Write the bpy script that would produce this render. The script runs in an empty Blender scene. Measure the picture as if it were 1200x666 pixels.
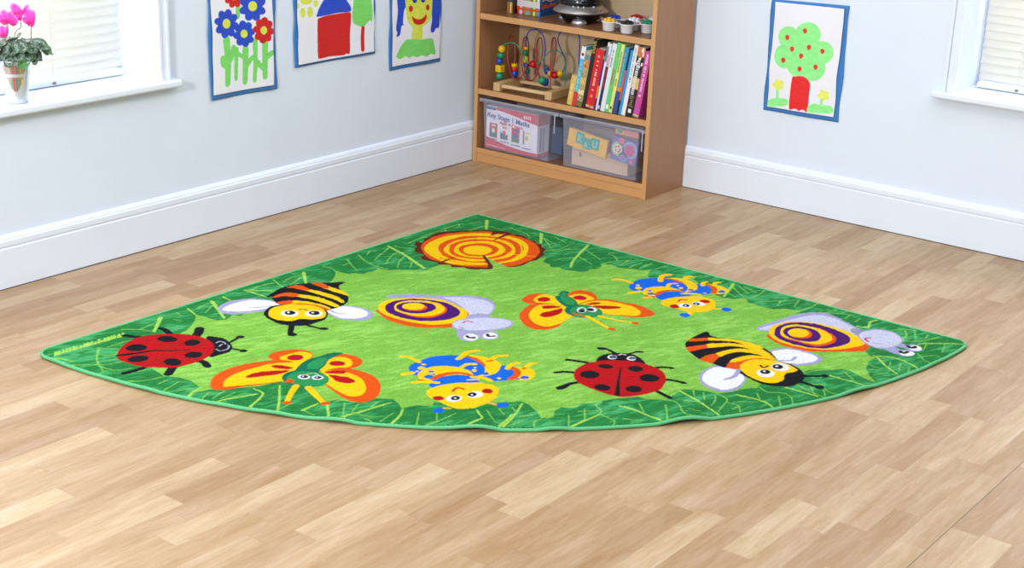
import bpy, bmesh, math, random
import numpy as np
from mathutils import Vector, Matrix, Euler
random.seed(7); RNG = np.random.default_rng(5)
SC = bpy.context.scene; COL = SC.collection
PI = math.pi

# ------------------------------------------------------------------ camera
CAM_LOC = np.array([4.0827, -5.353, 1.6627]); CAM_ROT = (1.2393, -.034, .6597); FPX = 1768.8
cam_data = bpy.data.cameras.new('camera'); cam = bpy.data.objects.new('camera', cam_data); COL.objects.link(cam)
cam.location = CAM_LOC; cam.rotation_euler = CAM_ROT
cam_data.sensor_width = 36; cam_data.lens = FPX/1200*36; cam_data.clip_start = .05
SC.camera = cam
RM = np.array(Euler(CAM_ROT, 'XYZ').to_matrix())
def at(px, py, axis, v):
    """point where the sight line through a photo pixel meets the plane axis = v"""
    d = RM @ np.array([px-600., 333.-py, -FPX]); t = (v-CAM_LOC[axis])/d[axis]
    return CAM_LOC + t*d
def fr(x0, y0, s):
    return lambda x, y: (x0+x/s, y0+y/s)

# ------------------------------------------------------------------ materials
def lin(c):
    return tuple(((v/255)/12.92 if v/255 <= .04045 else ((v/255+.055)/1.055)**2.4) for v in c)
MATS = {}
def mat(name, rgb, rough=.5, metal=0, spec=.5, noise=0, scale=40, bump=0, stretch=None, trans=0, coat=0, sheen=0, attr=None):
    if name in MATS: return MATS[name]
    m = bpy.data.materials.new(name); m.use_nodes = True; nt = m.node_tree; b = nt.nodes['Principled BSDF']
    b.inputs['Base Color'].default_value = (*lin(rgb), 1)
    b.inputs['Roughness'].default_value = rough; b.inputs['Metallic'].default_value = metal
    b.inputs['Specular IOR Level'].default_value = spec
    if coat: b.inputs['Coat Weight'].default_value = coat
    if sheen: b.inputs['Sheen Weight'].default_value = sheen; b.inputs['Sheen Roughness'].default_value = .5
    src = None
    if attr:
        a = nt.nodes.new('ShaderNodeAttribute'); a.attribute_name = attr; src = a.outputs['Color']
        nt.links.new(src, b.inputs['Base Color'])
    tc = nt.nodes.new('ShaderNodeTexCoord'); mp = nt.nodes.new('ShaderNodeMapping'); nt.links.new(tc.outputs['Object'], mp.inputs[0])
    if stretch: mp.inputs['Scale'].default_value = stretch
    n = nt.nodes.new('ShaderNodeTexNoise'); n.inputs['Scale'].default_value = scale; n.inputs['Detail'].default_value = 4
    nt.links.new(mp.outputs[0], n.inputs['Vector'])
    if noise:
        mx = nt.nodes.new('ShaderNodeHueSaturation')
        mr = nt.nodes.new('ShaderNodeMapRange'); mr.inputs[1].default_value = .3; mr.inputs[2].default_value = .7
        mr.inputs[3].default_value = 1-noise; mr.inputs[4].default_value = 1+noise
        nt.links.new(n.outputs['Fac'], mr.inputs[0]); nt.links.new(mr.outputs[0], mx.inputs['Value'])
        if src: nt.links.new(src, mx.inputs['Color'])
        else: mx.inputs['Color'].default_value = (*lin(rgb), 1)
        nt.links.new(mx.outputs[0], b.inputs['Base Color'])
    if bump:
        bp = nt.nodes.new('ShaderNodeBump'); bp.inputs['Strength'].default_value = bump; bp.inputs['Distance'].default_value = .002
        nt.links.new(n.outputs['Fac'], bp.inputs['Height']); nt.links.new(bp.outputs[0], b.inputs['Normal'])
    MATS[name] = m; return m

WALL = mat('wall_paint', (218, 229, 245), .55, noise=.012, scale=6, bump=.08)
TRIM = mat('gloss_white_paint', (225, 234, 247), .28, noise=.01, scale=8, bump=.03)
def flat(r, g, b, rough=.5, **k): return mat('paint_%d_%d_%d_%d' % (r, g, b, int(rough*100)), (r, g, b), rough, noise=.03, scale=30, **k)

# ------------------------------------------------------------------ mesh helpers
def obj(name, bm, m, parent=None, smooth=False, loc=None, rot=None):
    me = bpy.data.meshes.new(name)
    if isinstance(bm, bmesh.types.BMesh): bm.normal_update(); bm.to_mesh(me); bm.free()
    else: me = bm; me.name = name
    if m is not None:
        for q in (m if isinstance(m, (list, tuple)) else [m]): me.materials.append(q)
    if smooth:
        for p in me.polygons: p.use_smooth = True
    o = bpy.data.objects.new(name, me); COL.objects.link(o)
    if parent is not None: o.parent = parent
    if loc is not None: o.location = loc
    if rot is not None: o.rotation_euler = rot
    return o
def thing(name, label, cat, loc=(0, 0, 0), rz=0, group=None, rot=None):
    o = bpy.data.objects.new(name, None); COL.objects.link(o); o.location = loc; o.rotation_euler = rot or (0, 0, rz)
    o.empty_display_size = .05
    return tag(o, label, cat, group)
def tag(o, label, cat, group=None):
    o['label'] = label; o['category'] = cat
    if group: o['group'] = group
    return o
def struct(o): o['kind'] = 'structure'; return o
def box(bm, x0, x1, y0, y1, z0, z1, bev=0, mi=0, M=None):
    r = bmesh.ops.create_cube(bm, size=1); vs = r['verts']
    for v in vs: v.co = Vector(((x0+x1)/2+v.co.x*(x1-x0), (y0+y1)/2+v.co.y*(y1-y0), (z0+z1)/2+v.co.z*(z1-z0)))
    fs = {f for v in vs for f in v.link_faces}
    if bev:
        es = {e for v in vs for e in v.link_edges}
        rb = bmesh.ops.bevel(bm, geom=list(es), offset=bev, segments=2, affect='EDGES', profile=.5)
        vs = list({v for f in rb['faces'] for v in f.verts} | {v for v in vs if v.is_valid}); fs = {f for v in vs for f in v.link_faces}
    for f in fs: f.material_index = mi
    if M is not None: bmesh.ops.transform(bm, matrix=M, verts=vs)
    return vs
def B(*a, **k):
    bm = bmesh.new(); box(bm, *a, **k); return bm
def tube(bm, pts, r, n=8, closed=False, mi=0, rr=None):
    P = [Vector(p) for p in pts]; N = len(P); rings = []; up = None
    for i in range(N):
        if closed: t = P[(i+1) % N]-P[i-1]
        else: t = P[min(i+1, N-1)]-P[max(i-1, 0)]
        t.normalize()
        if up is None:
            up = Vector((0, 0, 1)) if abs(t.z) < .9 else Vector((1, 0, 0))
        up = (up-t*up.dot(t)).normalized(); s = t.cross(up)
        ri = rr[i] if rr else r
        rings.append([bm.verts.new(P[i]+(up*math.cos(2*PI*k/n)+s*math.sin(2*PI*k/n))*ri) for k in range(n)])
    for i in range(N if closed else N-1):
        a, b = rings[i], rings[(i+1) % N]
        for k in range(n):
            f = bm.faces.new((a[k], a[(k+1) % n], b[(k+1) % n], b[k])); f.material_index = mi; f.smooth = True
    if not closed:
        bm.faces.new(rings[0][::-1]).material_index = mi; bm.faces.new(rings[-1]).material_index = mi
    return rings
def spline(pts, n=8, closed=False):
    P = [np.array(p, float) for p in pts]; N = len(P); out = []
    rng = range(N) if closed else range(N-1)
    for i in rng:
        if closed: a, b, c, d = P[i-1], P[i], P[(i+1) % N], P[(i+2) % N]
        else: a, b, c, d = P[max(i-1, 0)], P[i], P[i+1], P[min(i+2, N-1)]
        for k in range(n):
            t = k/n
            out.append(.5*((2*b)+(-a+c)*t+(2*a-5*b+4*c-d)*t*t+(-a+3*b-3*c+d)*t**3))
    if not closed: out.append(P[-1])
    return out
def lathe(bm, prof, n=32, c=(0, 0, 0), mi=0, sx=1, sy=1, cap=True):
    rings = []
    for r, z in prof:
        rings.append([bm.verts.new((c[0]+r*sx*math.cos(2*PI*k/n), c[1]+r*sy*math.sin(2*PI*k/n), c[2]+z)) for k in range(n)])
    for a, b in zip(rings, rings[1:]):
        for k in range(n):
            f = bm.faces.new((a[k], a[(k+1) % n], b[(k+1) % n], b[k])); f.smooth = True; f.material_index = mi
    if cap:
        bm.faces.new(rings[0][::-1]).material_index = mi; bm.faces.new(rings[-1]).material_index = mi
def ball(bm, c, r, sx=1, sy=1, sz=1, seg=16, mi=0):
    q = bmesh.ops.create_uvsphere(bm, u_segments=seg, v_segments=seg//2+2, radius=r)
    for v in q['verts']: v.co = Vector((c[0]+v.co.x*sx, c[1]+v.co.y*sy, c[2]+v.co.z*sz))
    for f in {f for v in q['verts'] for f in v.link_faces}: f.smooth = True; f.material_index = mi
def prism(bm, pts, y0, y1, mi=0):
    """outline in x,z extruded from y0 (front) to y1"""
    a = [bm.verts.new((x, y0, z)) for x, z in pts]; b = [bm.verts.new((x, y1, z)) for x, z in pts]
    n = len(a)
    for f in (bm.faces.new(a), bm.faces.new(b[::-1])): f.material_index = mi
    for k in range(n): bm.faces.new((a[k], b[k], b[(k+1) % n], a[(k+1) % n])).material_index = mi
def lettering(name, s, size, m, parent, loc, rot=(PI/2, 0, 0), sx=1, depth=.0004, bold=0):
    c = bpy.data.curves.new(name, 'FONT'); c.body = s; c.size = size; c.extrude = depth; c.align_x = 'LEFT'; c.offset = bold
    t = bpy.data.objects.new(name+'_curve', c); COL.objects.link(t)
    dg = bpy.context.evaluated_depsgraph_get(); me = bpy.data.meshes.new_from_object(t.evaluated_get(dg))
    bpy.data.objects.remove(t); me.materials.clear()
    o = obj(name, me, m, parent, loc=loc, rot=rot); o.scale = (sx, 1, 1); return o

# ------------------------------------------------------------------ painter: dyes a pattern into a surface's own coordinates
class Canvas:
    def __init__(s, u0, v0, u1, v1, h, proj, base):
        s.u0, s.v0, s.h, s.proj = u0, v0, h, proj
        s.nx = int((u1-u0)/h)+1; s.ny = int((v1-v0)/h)+1
        s.img = np.zeros((s.ny, s.nx), np.uint8); s.pal = [base]; s.pen = 1
    def idx(s, c):
        if c not in s.pal: s.pal.append(c)
        return s.pal.index(c)
    def fill(s, P, c):
        ci = s.idx(c); P = (np.array(P)-(s.u0, s.v0))/s.h
        x, y = P[:, 0], P[:, 1]; x2, y2 = np.roll(x, -1), np.roll(y, -1)
        for j in range(max(0, int(math.ceil(y.min()))), min(s.ny-1, int(y.max()))+1):
            k = (y <= j) != (y2 <= j)
            if not k.any(): continue
            xs = np.sort(x[k]+(j-y[k])*(x2[k]-x[k])/(y2[k]-y[k]))
            for a, b in zip(xs[::2], xs[1::2]):
                a = max(0, int(math.ceil(a))); b = min(s.nx-1, int(b))
                if b >= a: s.img[j, a:b+1] = ci
    def poly(s, F, pts, c, smooth=True):
        q = [s.proj(*F(*p)) for p in pts]
        s.fill(spline(q, 6, True) if smooth else q, c)
    def ell(s, F, x, y, rx, ry, c, deg=0):
        t = math.radians(deg)
        s.fill([s.proj(*F(x+rx*math.cos(a)*math.cos(t)-ry*math.sin(a)*math.sin(t), y+rx*math.cos(a)*math.sin(t)+ry*math.sin(a)*math.cos(t))) for a in np.linspace(0, 2*PI, 33)[:-1]], c)
    def line(s, F, pts, c, w, w2=None, smooth=True):
        q = [s.proj(*F(*p)) for p in pts]
        if smooth and len(q) > 2: q = spline(q, 5)
        w2 = w if w2 is None else w2; w *= s.pen; w2 *= s.pen; n = len(q)
        for i in range(n-1):
            a, b = np.array(q[i]), np.array(q[i+1]); d = b-a; L = np.hypot(*d)
            if L < 1e-9: continue
            nrm = np.array([-d[1], d[0]])/L; ra = (w+(w2-w)*i/(n-1))/2; rb = (w+(w2-w)*(i+1)/(n-1))/2
            s.fill([a+nrm*ra, b+nrm*rb, b-nrm*rb, a-nrm*ra], c)
            for p, r in ((a, ra), (b, rb)): s.fill([p+r*np.array([math.cos(t), math.sin(t)]) for t in np.linspace(0, 2*PI, 13)[:-1]], c)
    def sample(s, U, V, ss=3):
        """average colour and pattern index around each point"""
        pal = np.array([lin(c) for c in s.pal]); i = np.clip(np.rint((U-s.u0)/s.h).astype(int), 0, s.nx-1); j = np.clip(np.rint((V-s.v0)/s.h).astype(int), 0, s.ny-1)
        r = ss//2; acc = 0
        for dj in range(-r, r+1):
            for di in range(-r, r+1):
                acc = acc + pal[s.img[np.clip(j+dj, 0, s.ny-1), np.clip(i+di, 0, s.nx-1)]]
        acc = acc/(2*r+1)**2
        edge = np.zeros(len(U))
        for dj, di in ((2, 0), (-2, 0), (0, 2), (0, -2), (3, 3), (-3, -3), (3, -3), (-3, 3)):
            edge += s.img[np.clip(j+dj, 0, s.ny-1), np.clip(i+di, 0, s.nx-1)] != s.img[j, i]
        return acc, s.img[j, i], edge/8
def grid_mesh(name, X, quads_mask, ij, colors):
    """X (n,3) points; ij index map (-1 outside); faces where quads_mask"""
    a = ij[:-1, :-1][quads_mask]; b = ij[:-1, 1:][quads_mask]; c = ij[1:, 1:][quads_mask]; d = ij[1:, :-1][quads_mask]
    F = np.stack([a, b, c, d], 1).astype(np.int32); me = bpy.data.meshes.new(name)
    me.vertices.add(len(X)); me.vertices.foreach_set('co', X.astype(np.float32).ravel())
    me.loops.add(F.size); me.loops.foreach_set('vertex_index', F.ravel())
    me.polygons.add(len(F)); me.polygons.foreach_set('loop_start', np.arange(0, F.size, 4, dtype=np.int32)); me.polygons.foreach_set('loop_total', np.full(len(F), 4, np.int32))
    me.update(calc_edges=True)
    at_ = me.color_attributes.new('dye', 'FLOAT_COLOR', 'POINT'); C4 = np.ones((len(X), 4), np.float32); C4[:, :3] = colors
    at_.data.foreach_set('color', C4.ravel()); me.polygons.foreach_set('use_smooth', np.ones(len(F), bool)); me.validate(); return me
# ------------------------------------------------------------------ room
def floor_material():
    m = bpy.data.materials.new('beech_strip_floor'); m.use_nodes = True; nt = m.node_tree; N = nt.nodes; L = nt.links; b = N['Principled BSDF']
    def mt(op, a, c=None, d=None):
        n = N.new('ShaderNodeMath'); n.operation = op
        for i, v in enumerate((a, c, d)):
            if v is None: continue
            if isinstance(v, (int, float)): n.inputs[i].default_value = v
            else: L.new(v, n.inputs[i])
        return n.outputs[0]
    def white(*v):
        c = N.new('ShaderNodeCombineXYZ')
        for i, q in enumerate(v):
            if isinstance(q, (int, float)): c.inputs[i].default_value = q
            else: L.new(q, c.inputs[i])
        w = N.new('ShaderNodeTexWhiteNoise'); w.noise_dimensions = '3D'; L.new(c.outputs[0], w.inputs['Vector']); return w.outputs['Value']
    tc = N.new('ShaderNodeTexCoord'); sp = N.new('ShaderNodeSeparateXYZ'); L.new(tc.outputs['Object'], sp.inputs[0]); x, y = sp.outputs[0], sp.outputs[1]
    rx = mt('DIVIDE', mt('SUBTRACT', 3.0, x), .0713); row = mt('FLOOR', rx); fx = mt('FRACT', rx)
    yy = mt('ADD', y, mt('MULTIPLY', white(row, 3.7, 1), 2.3)); by = mt('DIVIDE', yy, .82); blk = mt('FLOOR', by); fy = mt('FRACT', by)
    split = mt('ADD', .38, mt('MULTIPLY', white(row, blk, 9.1), .24)); half = mt('GREATER_THAN', fy, split)
    bid = mt('ADD', mt('MULTIPLY', blk, 2), half); rnd = white(row, bid, 5.5)
    cr = N.new('ShaderNodeValToRGB'); L.new(rnd, cr.inputs[0]); e = cr.color_ramp.elements
    tones = [(0, (154, 120, 85)), (.3, (163, 131, 96)), (.65, (169, 139, 104)), (.88, (175, 147, 112)), (1, (183, 158, 124))]
    e[0].position, e[0].color = 0, (*lin(tones[0][1]), 1); e[1].position, e[1].color = 1, (*lin(tones[-1][1]), 1)
    for p, c in tones[1:-1]: q = e.new(p); q.color = (*lin(c), 1)
    # grain
    cv = N.new('ShaderNodeCombineXYZ'); L.new(mt('MULTIPLY', x, 90), cv.inputs[0]); L.new(mt('MULTIPLY', y, 8), cv.inputs[1]); L.new(mt('MULTIPLY', rnd, 40), cv.inputs[2])
    n1 = N.new('ShaderNodeTexNoise'); n1.inputs['Scale'].default_value = 1; n1.inputs['Detail'].default_value = 7; n1.inputs['Roughness'].default_value = .72; n1.inputs['Distortion'].default_value = .9; L.new(cv.outputs[0], n1.inputs['Vector'])
    cv2 = N.new('ShaderNodeCombineXYZ'); L.new(mt('MULTIPLY', x, 14), cv2.inputs[0]); L.new(mt('MULTIPLY', y, 2.2), cv2.inputs[1]); L.new(mt('MULTIPLY', rnd, 23), cv2.inputs[2])
    n2 = N.new('ShaderNodeTexNoise'); n2.inputs['Scale'].default_value = 1.3; n2.inputs['Detail'].default_value = 3; n2.inputs['Distortion'].default_value = .6; L.new(cv2.outputs[0], n2.inputs['Vector'])
    g = mt('ADD', mt('MULTIPLY', mt('SUBTRACT', n1.outputs['Fac'], .5), .66), mt('MULTIPLY', mt('SUBTRACT', n2.outputs['Fac'], .5), .55))
    n3 = N.new('ShaderNodeTexNoise'); n3.inputs['Scale'].default_value = 260; n3.inputs['Detail'].default_value = 2; L.new(tc.outputs['Object'], n3.inputs['Vector'])
    g = mt('ADD', g, mt('MULTIPLY', mt('SUBTRACT', n3.outputs['Fac'], .5), .22))
    # dark knots
    vo = N.new('ShaderNodeTexVoronoi'); vo.inputs['Scale'].default_value = 2.6; L.new(tc.outputs['Object'], vo.inputs['Vector'])
    knot = mt('MULTIPLY', mt('LESS_THAN', vo.outputs['Distance'], .02), .18)
    joint = mt('MULTIPLY', mt('LESS_THAN', fx, .03), .07)
    endj = mt('MULTIPLY', mt('LESS_THAN', mt('ABSOLUTE', mt('SUBTRACT', fy, split)), .004), .06)
    seam = mt('MULTIPLY', mt('LESS_THAN', mt('ABSOLUTE', mt('SUBTRACT', x, 3.0)), .0016), .55)
    val = mt('SUBTRACT', mt('ADD', 1.0, g), mt('ADD', mt('ADD', knot, joint), mt('ADD', endj, seam)))
    hs = N.new('ShaderNodeHueSaturation'); L.new(cr.outputs[0], hs.inputs['Color']); L.new(val, hs.inputs['Value'])
    L.new(mt('SUBTRACT', 1.0, mt('MULTIPLY', g, 1.0)), hs.inputs['Saturation'])
    L.new(hs.outputs[0], b.inputs['Base Color']); b.inputs['Roughness'].default_value = .42; b.inputs['Specular IOR Level'].default_value = .55
    bp = N.new('ShaderNodeBump'); bp.inputs['Strength'].default_value = .12; bp.inputs['Distance'].default_value = .001; L.new(val, bp.inputs['Height']); L.new(bp.outputs[0], b.inputs['Normal'])
    return m
WX, WY, WH = -.018, .018, 2.6
struct(obj('floor', B(-.05, 6.2, -6.6, .05, -.06, 0), floor_material()))
# window openings
W1 = (-3.35, -2.005, .59, 2.0)      # y0,y1,z0,z1 in the left wall
W2 = (2.035, 3.5, .575, 2.0)        # x0,x1,z0,z1 in the back wall
bm = bmesh.new(); T = .30
box(bm, WX-T, WX, -6.6, W1[0], 0, WH); box(bm, WX-T, WX, W1[1], WY+T, 0, WH)
box(bm, WX-T, WX, W1[0], W1[1], 0, W1[2]-.035); box(bm, WX-T, WX, W1[0], W1[1], W1[3], WH)
struct(obj('wall_left', bm, WALL))
bm = bmesh.new()
box(bm, WX, W2[0], WY, WY+T, 0, WH); box(bm, W2[1], 6.2, WY, WY+T, 0, WH)
box(bm, W2[0], W2[1], WY, WY+T, 0, W2[2]-.035); box(bm, W2[0], W2[1], WY, WY+T, W2[3], WH)
struct(obj('wall_back', bm, WALL))
# skirting boards: plain face, groove, moulded top
SK = [(0, .002), (0, .132), (-.004, .135), (-.0035, .139), (-.0005, .142), (-.0005, .158), (-.004, .162), (-.0045, .166), (-.009, .172), (-.018, .176), (-.018, .002)]
def skirting(name, f, a0, a1):
    bm = bmesh.new(); A = [bm.verts.new(f(d, a0, z)) for d, z in SK]; C = [bm.verts.new(f(d, a1, z)) for d, z in SK]; n = len(SK)
    for k in range(n): bm.faces.new((A[k], A[(k+1) % n], C[(k+1) % n], C[k]))
    bm.faces.new(A[::-1]); bm.faces.new(C); bmesh.ops.recalc_face_normals(bm, faces=bm.faces); struct(obj(name, bm, TRIM))
skirting('baseboard_left', lambda d, a, z: (d, a, z), -6.6, 0)
skirting('baseboard_back', lambda d, a, z: (a, -d, z), 0, 6.2)

def blind_material():
    m = bpy.data.materials.new('blind_slat'); m.use_nodes = True; nt = m.node_tree; b = nt.nodes['Principled BSDF']; b.inputs['Base Color'].default_value = (*lin((244, 243, 238)), 1); b.inputs['Roughness'].default_value = .4
    tr = nt.nodes.new('ShaderNodeBsdfTranslucent'); tr.inputs[0].default_value = (*lin((250, 247, 238)), 1)
    mx = nt.nodes.new('ShaderNodeMixShader'); mx.inputs[0].default_value = .35
    nt.links.new(b.outputs[0], mx.inputs[1]); nt.links.new(tr.outputs[0], mx.inputs[2]); nt.links.new(mx.outputs[0], nt.nodes['Material Output'].inputs[0]); return m
SLAT = blind_material()
GLASS = bpy.data.materials.new('window_glass'); GLASS.use_nodes = True
_b = GLASS.node_tree.nodes['Principled BSDF']; _t = GLASS.node_tree.nodes.new('ShaderNodeBsdfTransparent'); _m = GLASS.node_tree.nodes.new('ShaderNodeMixShader')
_b.inputs['Roughness'].default_value = .05; _b.inputs['Base Color'].default_value = (.6, .7, .75, 1); _m.inputs[0].default_value = .12
GLASS.node_tree.links.new(_t.outputs[0], _m.inputs[1]); GLASS.node_tree.links.new(_b.outputs[0], _m.inputs[2]); GLASS.node_tree.links.new(_m.outputs[0], GLASS.node_tree.nodes['Material Output'].inputs[0])

def window(n, F, a0, a1, z0, z1, near, label):
    """F(a, d, z) maps along-wall a, depth d (positive into the room, wall face = 0) to world"""
    def bx(bm, a_0, a_1, d0, d1, z_0, z_1, bev=0):
        vs = box(bm, a_0, a_1, d0, d1, z_0, z_1, bev)
        for v in vs: v.co = Vector(F(*v.co))
    root = struct(thing('window_%d' % n, 'white recessed window', 'window', F((a0+a1)/2, 0, z0)))
    del root['label']; del root['category']
    inv = Matrix.Translation(-root.location)
    def part(name, bm, m):
        bmesh.ops.recalc_face_normals(bm, faces=bm.faces); bmesh.ops.transform(bm, matrix=inv, verts=bm.verts); return obj(name, bm, m, root)
    bm = bmesh.new(); W = .042
    for s, e in ((a0, -1), (a1, 1)):
        for o0, o1, d in ((-.002, .010, .020), (.010, .030, .014), (.030, W, .022)):
            lo, hi = (s-o1, s-o0) if e < 0 else (s+o0, s+o1)
            bx(bm, lo, hi, -.002, d, z0, z1+W, .002)
    for o0, o1, d in ((-.002, .010, .020), (.010, .030, .014), (.030, W, .022)): bx(bm, a0-.002, a1+.002, -.002, d, z1+o0, z1+o1, .002)
    part('architrave', bm, TRIM)
    bm = bmesh.new()
    bx(bm, a0-.075, a1+.075, 0, .045, z0-.024, z0, .006); bx(bm, a0, a1, -.26, .01, z0-.034, z0-.0002)
    bx(bm, a0-.06, a1+.06, -.001, .014, z0-.033, z0-.0245, .003)
    part('sill', bm, TRIM)
    bm = bmesh.new()
    for q in ((a0, a0+.045, z0, z1), (a1-.045, a1, z0, z1), (a0+.045, a1-.045, z0, z0+.05), (a0+.045, a1-.045, z1-.05, z1), ((a0+a1)/2-.02, (a0+a1)/2+.02, z0+.05, z1-.05)):
        bx(bm, q[0], q[1], -.26, -.215, q[2], q[3], .003)
    part('sash', bm, TRIM)
    bm = bmesh.new(); bx(bm, a0+.04, a1-.04, -.24, -.236, z0+.045, z1-.045); part('pane', bm, GLASS)
    # venetian blind, a thing of its own
    g = .022; b0, b1 = (a0+g, a1-g); D = -.17
    bl = thing('venetian_blind', label, 'blind', F((a0+a1)/2, D, z0+.001)); inv2 = Matrix.Translation(-bl.location)
    def bp(name, bm, m, smooth=False):
        bmesh.ops.recalc_face_normals(bm, faces=bm.faces); bmesh.ops.transform(bm, matrix=inv2, verts=bm.verts); return obj(name, bm, m, bl, smooth)
    bm = bmesh.new(); z = z0+.048
    while z < z1-.07:
        rows = []
        for k in range(7):
            t = -1+k/3; w = .019*t; dd = math.cos(math.radians(58))*-w; zz = math.sin(math.radians(58))*w
            c = .0035*(1-t*t); rows.append([bm.verts.new(F(a, D+.0+dd+c*.85, z+zz+c*.5)) for a in (b0, b1)]+[])
        for r0, r1 in zip(rows, rows[1:]): f = bm.faces.new((r0[0], r0[1], r1[1], r1[0])); f.smooth = True
        z += .0303
    so = bp('slats', bm, SLAT); md = so.modifiers.new('thickness', 'SOLIDIFY'); md.thickness = .0015
    bm = bmesh.new()
    bx(bm, b0, b1, D-.022, D+.022, z0+.002, z0+.022, .004); bp('bottom_rail', bm, TRIM)
    bm = bmesh.new(); bx(bm, b0, b1, D-.028, D+.028, z1-.055, z1-.002, .003); bp('head_rail', bm, TRIM)
    for a in near:
        bm = bmesh.new()
        tube(bm, [F(a, D+.021, z0+.012), F(a, D+.021, z1-.05)], .0012, 6); tube(bm, [F(a+.012, D+.021, z0+.012), F(a+.012, D+.021, z1-.05)], .0008, 5); bp('ladder_cord', bm, SLAT)
        bm = bmesh.new(); q = F(a, D+.0225, z0+.012)
        ball(bm, q, .006, 1.3, 1.3, .7, 10); bp('cord_button', bm, mat('button_grey', (120, 112, 100), .5))
    return root
window(1, lambda a, d, z: (WX+d, a, z), W1[0], W1[1], W1[2], W1[3], (-2.32, -3.0), 'white venetian blind in the left window behind the pink cyclamen')
window(2, lambda a, d, z: (a, WY-d, z), W2[0], W2[1], W2[2], W2[3], (2.21, 3.2), 'cream white venetian blind in the window at the right edge')
# black mastic gap under the skirting
GAP = mat('gap_dark', (38, 32, 28), .9)
struct(obj('trim_1', B(-.001, .0018, -6.6, 0, 0, .0022), GAP)); struct(obj('trim_2', B(0, 6.2, -.0018, .001, 0, .0022), GAP))
# ------------------------------------------------------------------ rug
RA = np.array([.5688, -.9528]); TH = -.013; RR = 2.0; RZ = .012
RU = np.array([math.cos(TH), math.sin(TH)]); RW = np.array([math.sin(TH), -math.cos(TH)])
def rugproj(px, py):
    p = at(px, py, 2, RZ)[:2]-RA; return np.array([p@RU, p@RW])
LIME, DK, VEIN, VEIN2 = (120, 178, 68), (34, 124, 58), (150, 198, 84), (108, 178, 82)
ORG, YEL, RED, BLK, WHT = (230, 86, 10), (250, 204, 10), (184, 12, 20), (18, 20, 28), (240, 240, 248)
LAV, LAVL, PUR, TEAL, GRN = (168, 164, 206), (204, 206, 232), (78, 16, 112), (12, 112, 84), (40, 148, 84)
BLU, BRN, GRY = (14, 104, 226), (98, 36, 22), (150, 150, 180)
cv = Canvas(-.03, -.03, RR+.03, RR+.03, .0009, rugproj, DK)
cv.pen = .58
P, E_, L_ = cv.poly, cv.ell, cv.line
SRC = fr(0, 0, 1); fTREE = fr(480, 255, 7.059); fLT = fr(300, 250, 6); fLC = fr(40, 360, 7.4); fL2 = fr(180, 330, 7.5); fLB1 = fr(40, 360, 4.615)
fB1 = fr(180, 430, 5.4545); fB2 = fr(380, 440, 5.4545); fB3 = fr(590, 440, 5.714); fB4 = fr(770, 430, 6.3158); fR1 = fr(930, 390, 5.714); fR2 = fr(960, 350, 6.667)
fT1 = fr(620, 270, 6.667); fT2 = fr(780, 310, 6.667); fC2 = fr(730, 315, 9.231); fC1 = fr(470, 405, 7.059); fA = fr(600, 330, 11.1); fA2 = fr(680, 335, 12)
fBE1 = fr(230, 310, 5.4545); fBF1 = fr(230, 390, 5.217); fSN1 = fr(430, 330, 6.3158); fLB2 = fr(640, 390, 6.667); fBE2 = fr(780, 370, 5.4545); fSN2 = fr(860, 340, 4)
# the lime meadow: one outline walked clockwise from under the stump
rim = []
def add(F, *pts): rim.extend(F(*p) for p in pts)
add(fLT, (1190, 398), (1100, 398), (1000, 395), (925, 398), (860, 385), (822, 408), (790, 412), (760, 425), (700, 420), (650, 425), (600, 415), (562, 402), (556, 440), (530, 480))
add(fL2, (760, 300), (690, 292), (640, 330), (560, 337), (500, 325), (430, 302), (372, 290), (362, 345), (325, 395), (285, 432), (200, 470))
add(fLB1, (620, 320), (700, 372), (790, 380), (850, 398), (895, 432), (850, 458))
add(fB1, (230, 195), (262, 165), (330, 150), (400, 140), (520, 138), (600, 132), (680, 125), (800, 92), (880, 100), (1000, 130), (1002, 170), (1060, 205), (1110, 222), (1150, 215), (1200, 205))
add(fB2, (60, 172), (110, 163), (200, 175), (330, 145), (440, 150), (478, 180), (494, 212), (540, 198), (600, 190), (690, 195), (702, 170), (740, 172), (800, 200), (960, 215), (1050, 178), (1150, 170))
add(fB3, (60, 178), (120, 172), (170, 195), (222, 240), (250, 285), (300, 292), (335, 282), (345, 240), (385, 215), (440, 218), (490, 215), (520, 190), (610, 185), (650, 172), (740, 157), (820, 150), (900, 142), (960, 160), (1050, 165), (1095, 168), (1112, 130), (1150, 97), (1200, 92))
add(fB4, (80, 236), (100, 205), (140, 168), (220, 165), (330, 173), (450, 195), (560, 182), (640, 160), (740, 155), (762, 130), (800, 108))
add(fBE2, (870, 395), (900, 358), (980, 340), (1080, 347), (1130, 340))
add(fR1, (60, 262), (100, 250), (180, 238), (260, 250), (320, 240), (380, 255), (440, 290), (500, 315), (552, 332), (510, 290), (486, 240), (500, 195), (556, 164), (520, 158), (478, 130), (500, 95))
add(fSN2, (560, 230), (560, 180), (450, 130), (370, 103), (290, 112))
add(fT2, (1060, 362), (930, 345), (850, 350), (740, 330), (690, 308), (640, 295), (640, 275), (600, 264), (530, 268), (450, 262), (400, 240), (370, 225), (200, 100))
add(fT1, (1040, 372), (940, 368), (925, 350), (942, 322), (950, 307), (870, 308), (780, 300), (700, 290), (640, 272), (600, 264), (560, 260), (565, 285), (540, 300), (475, 300), (460, 320), (400, 325), (330, 315), (260, 305), (240, 290), (170, 285), (160, 265), (112, 245), (135, 208))
add(fTREE, (900, 380), (600, 400), (300, 370))
cv.fill([rugproj(*p) for p in rim], LIME)
V = VEIN
def vein(F, w, *lines):
    for l in lines: L_(F, l, V if w > .0105 else VEIN2, w*1.1, w*.75)
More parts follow.
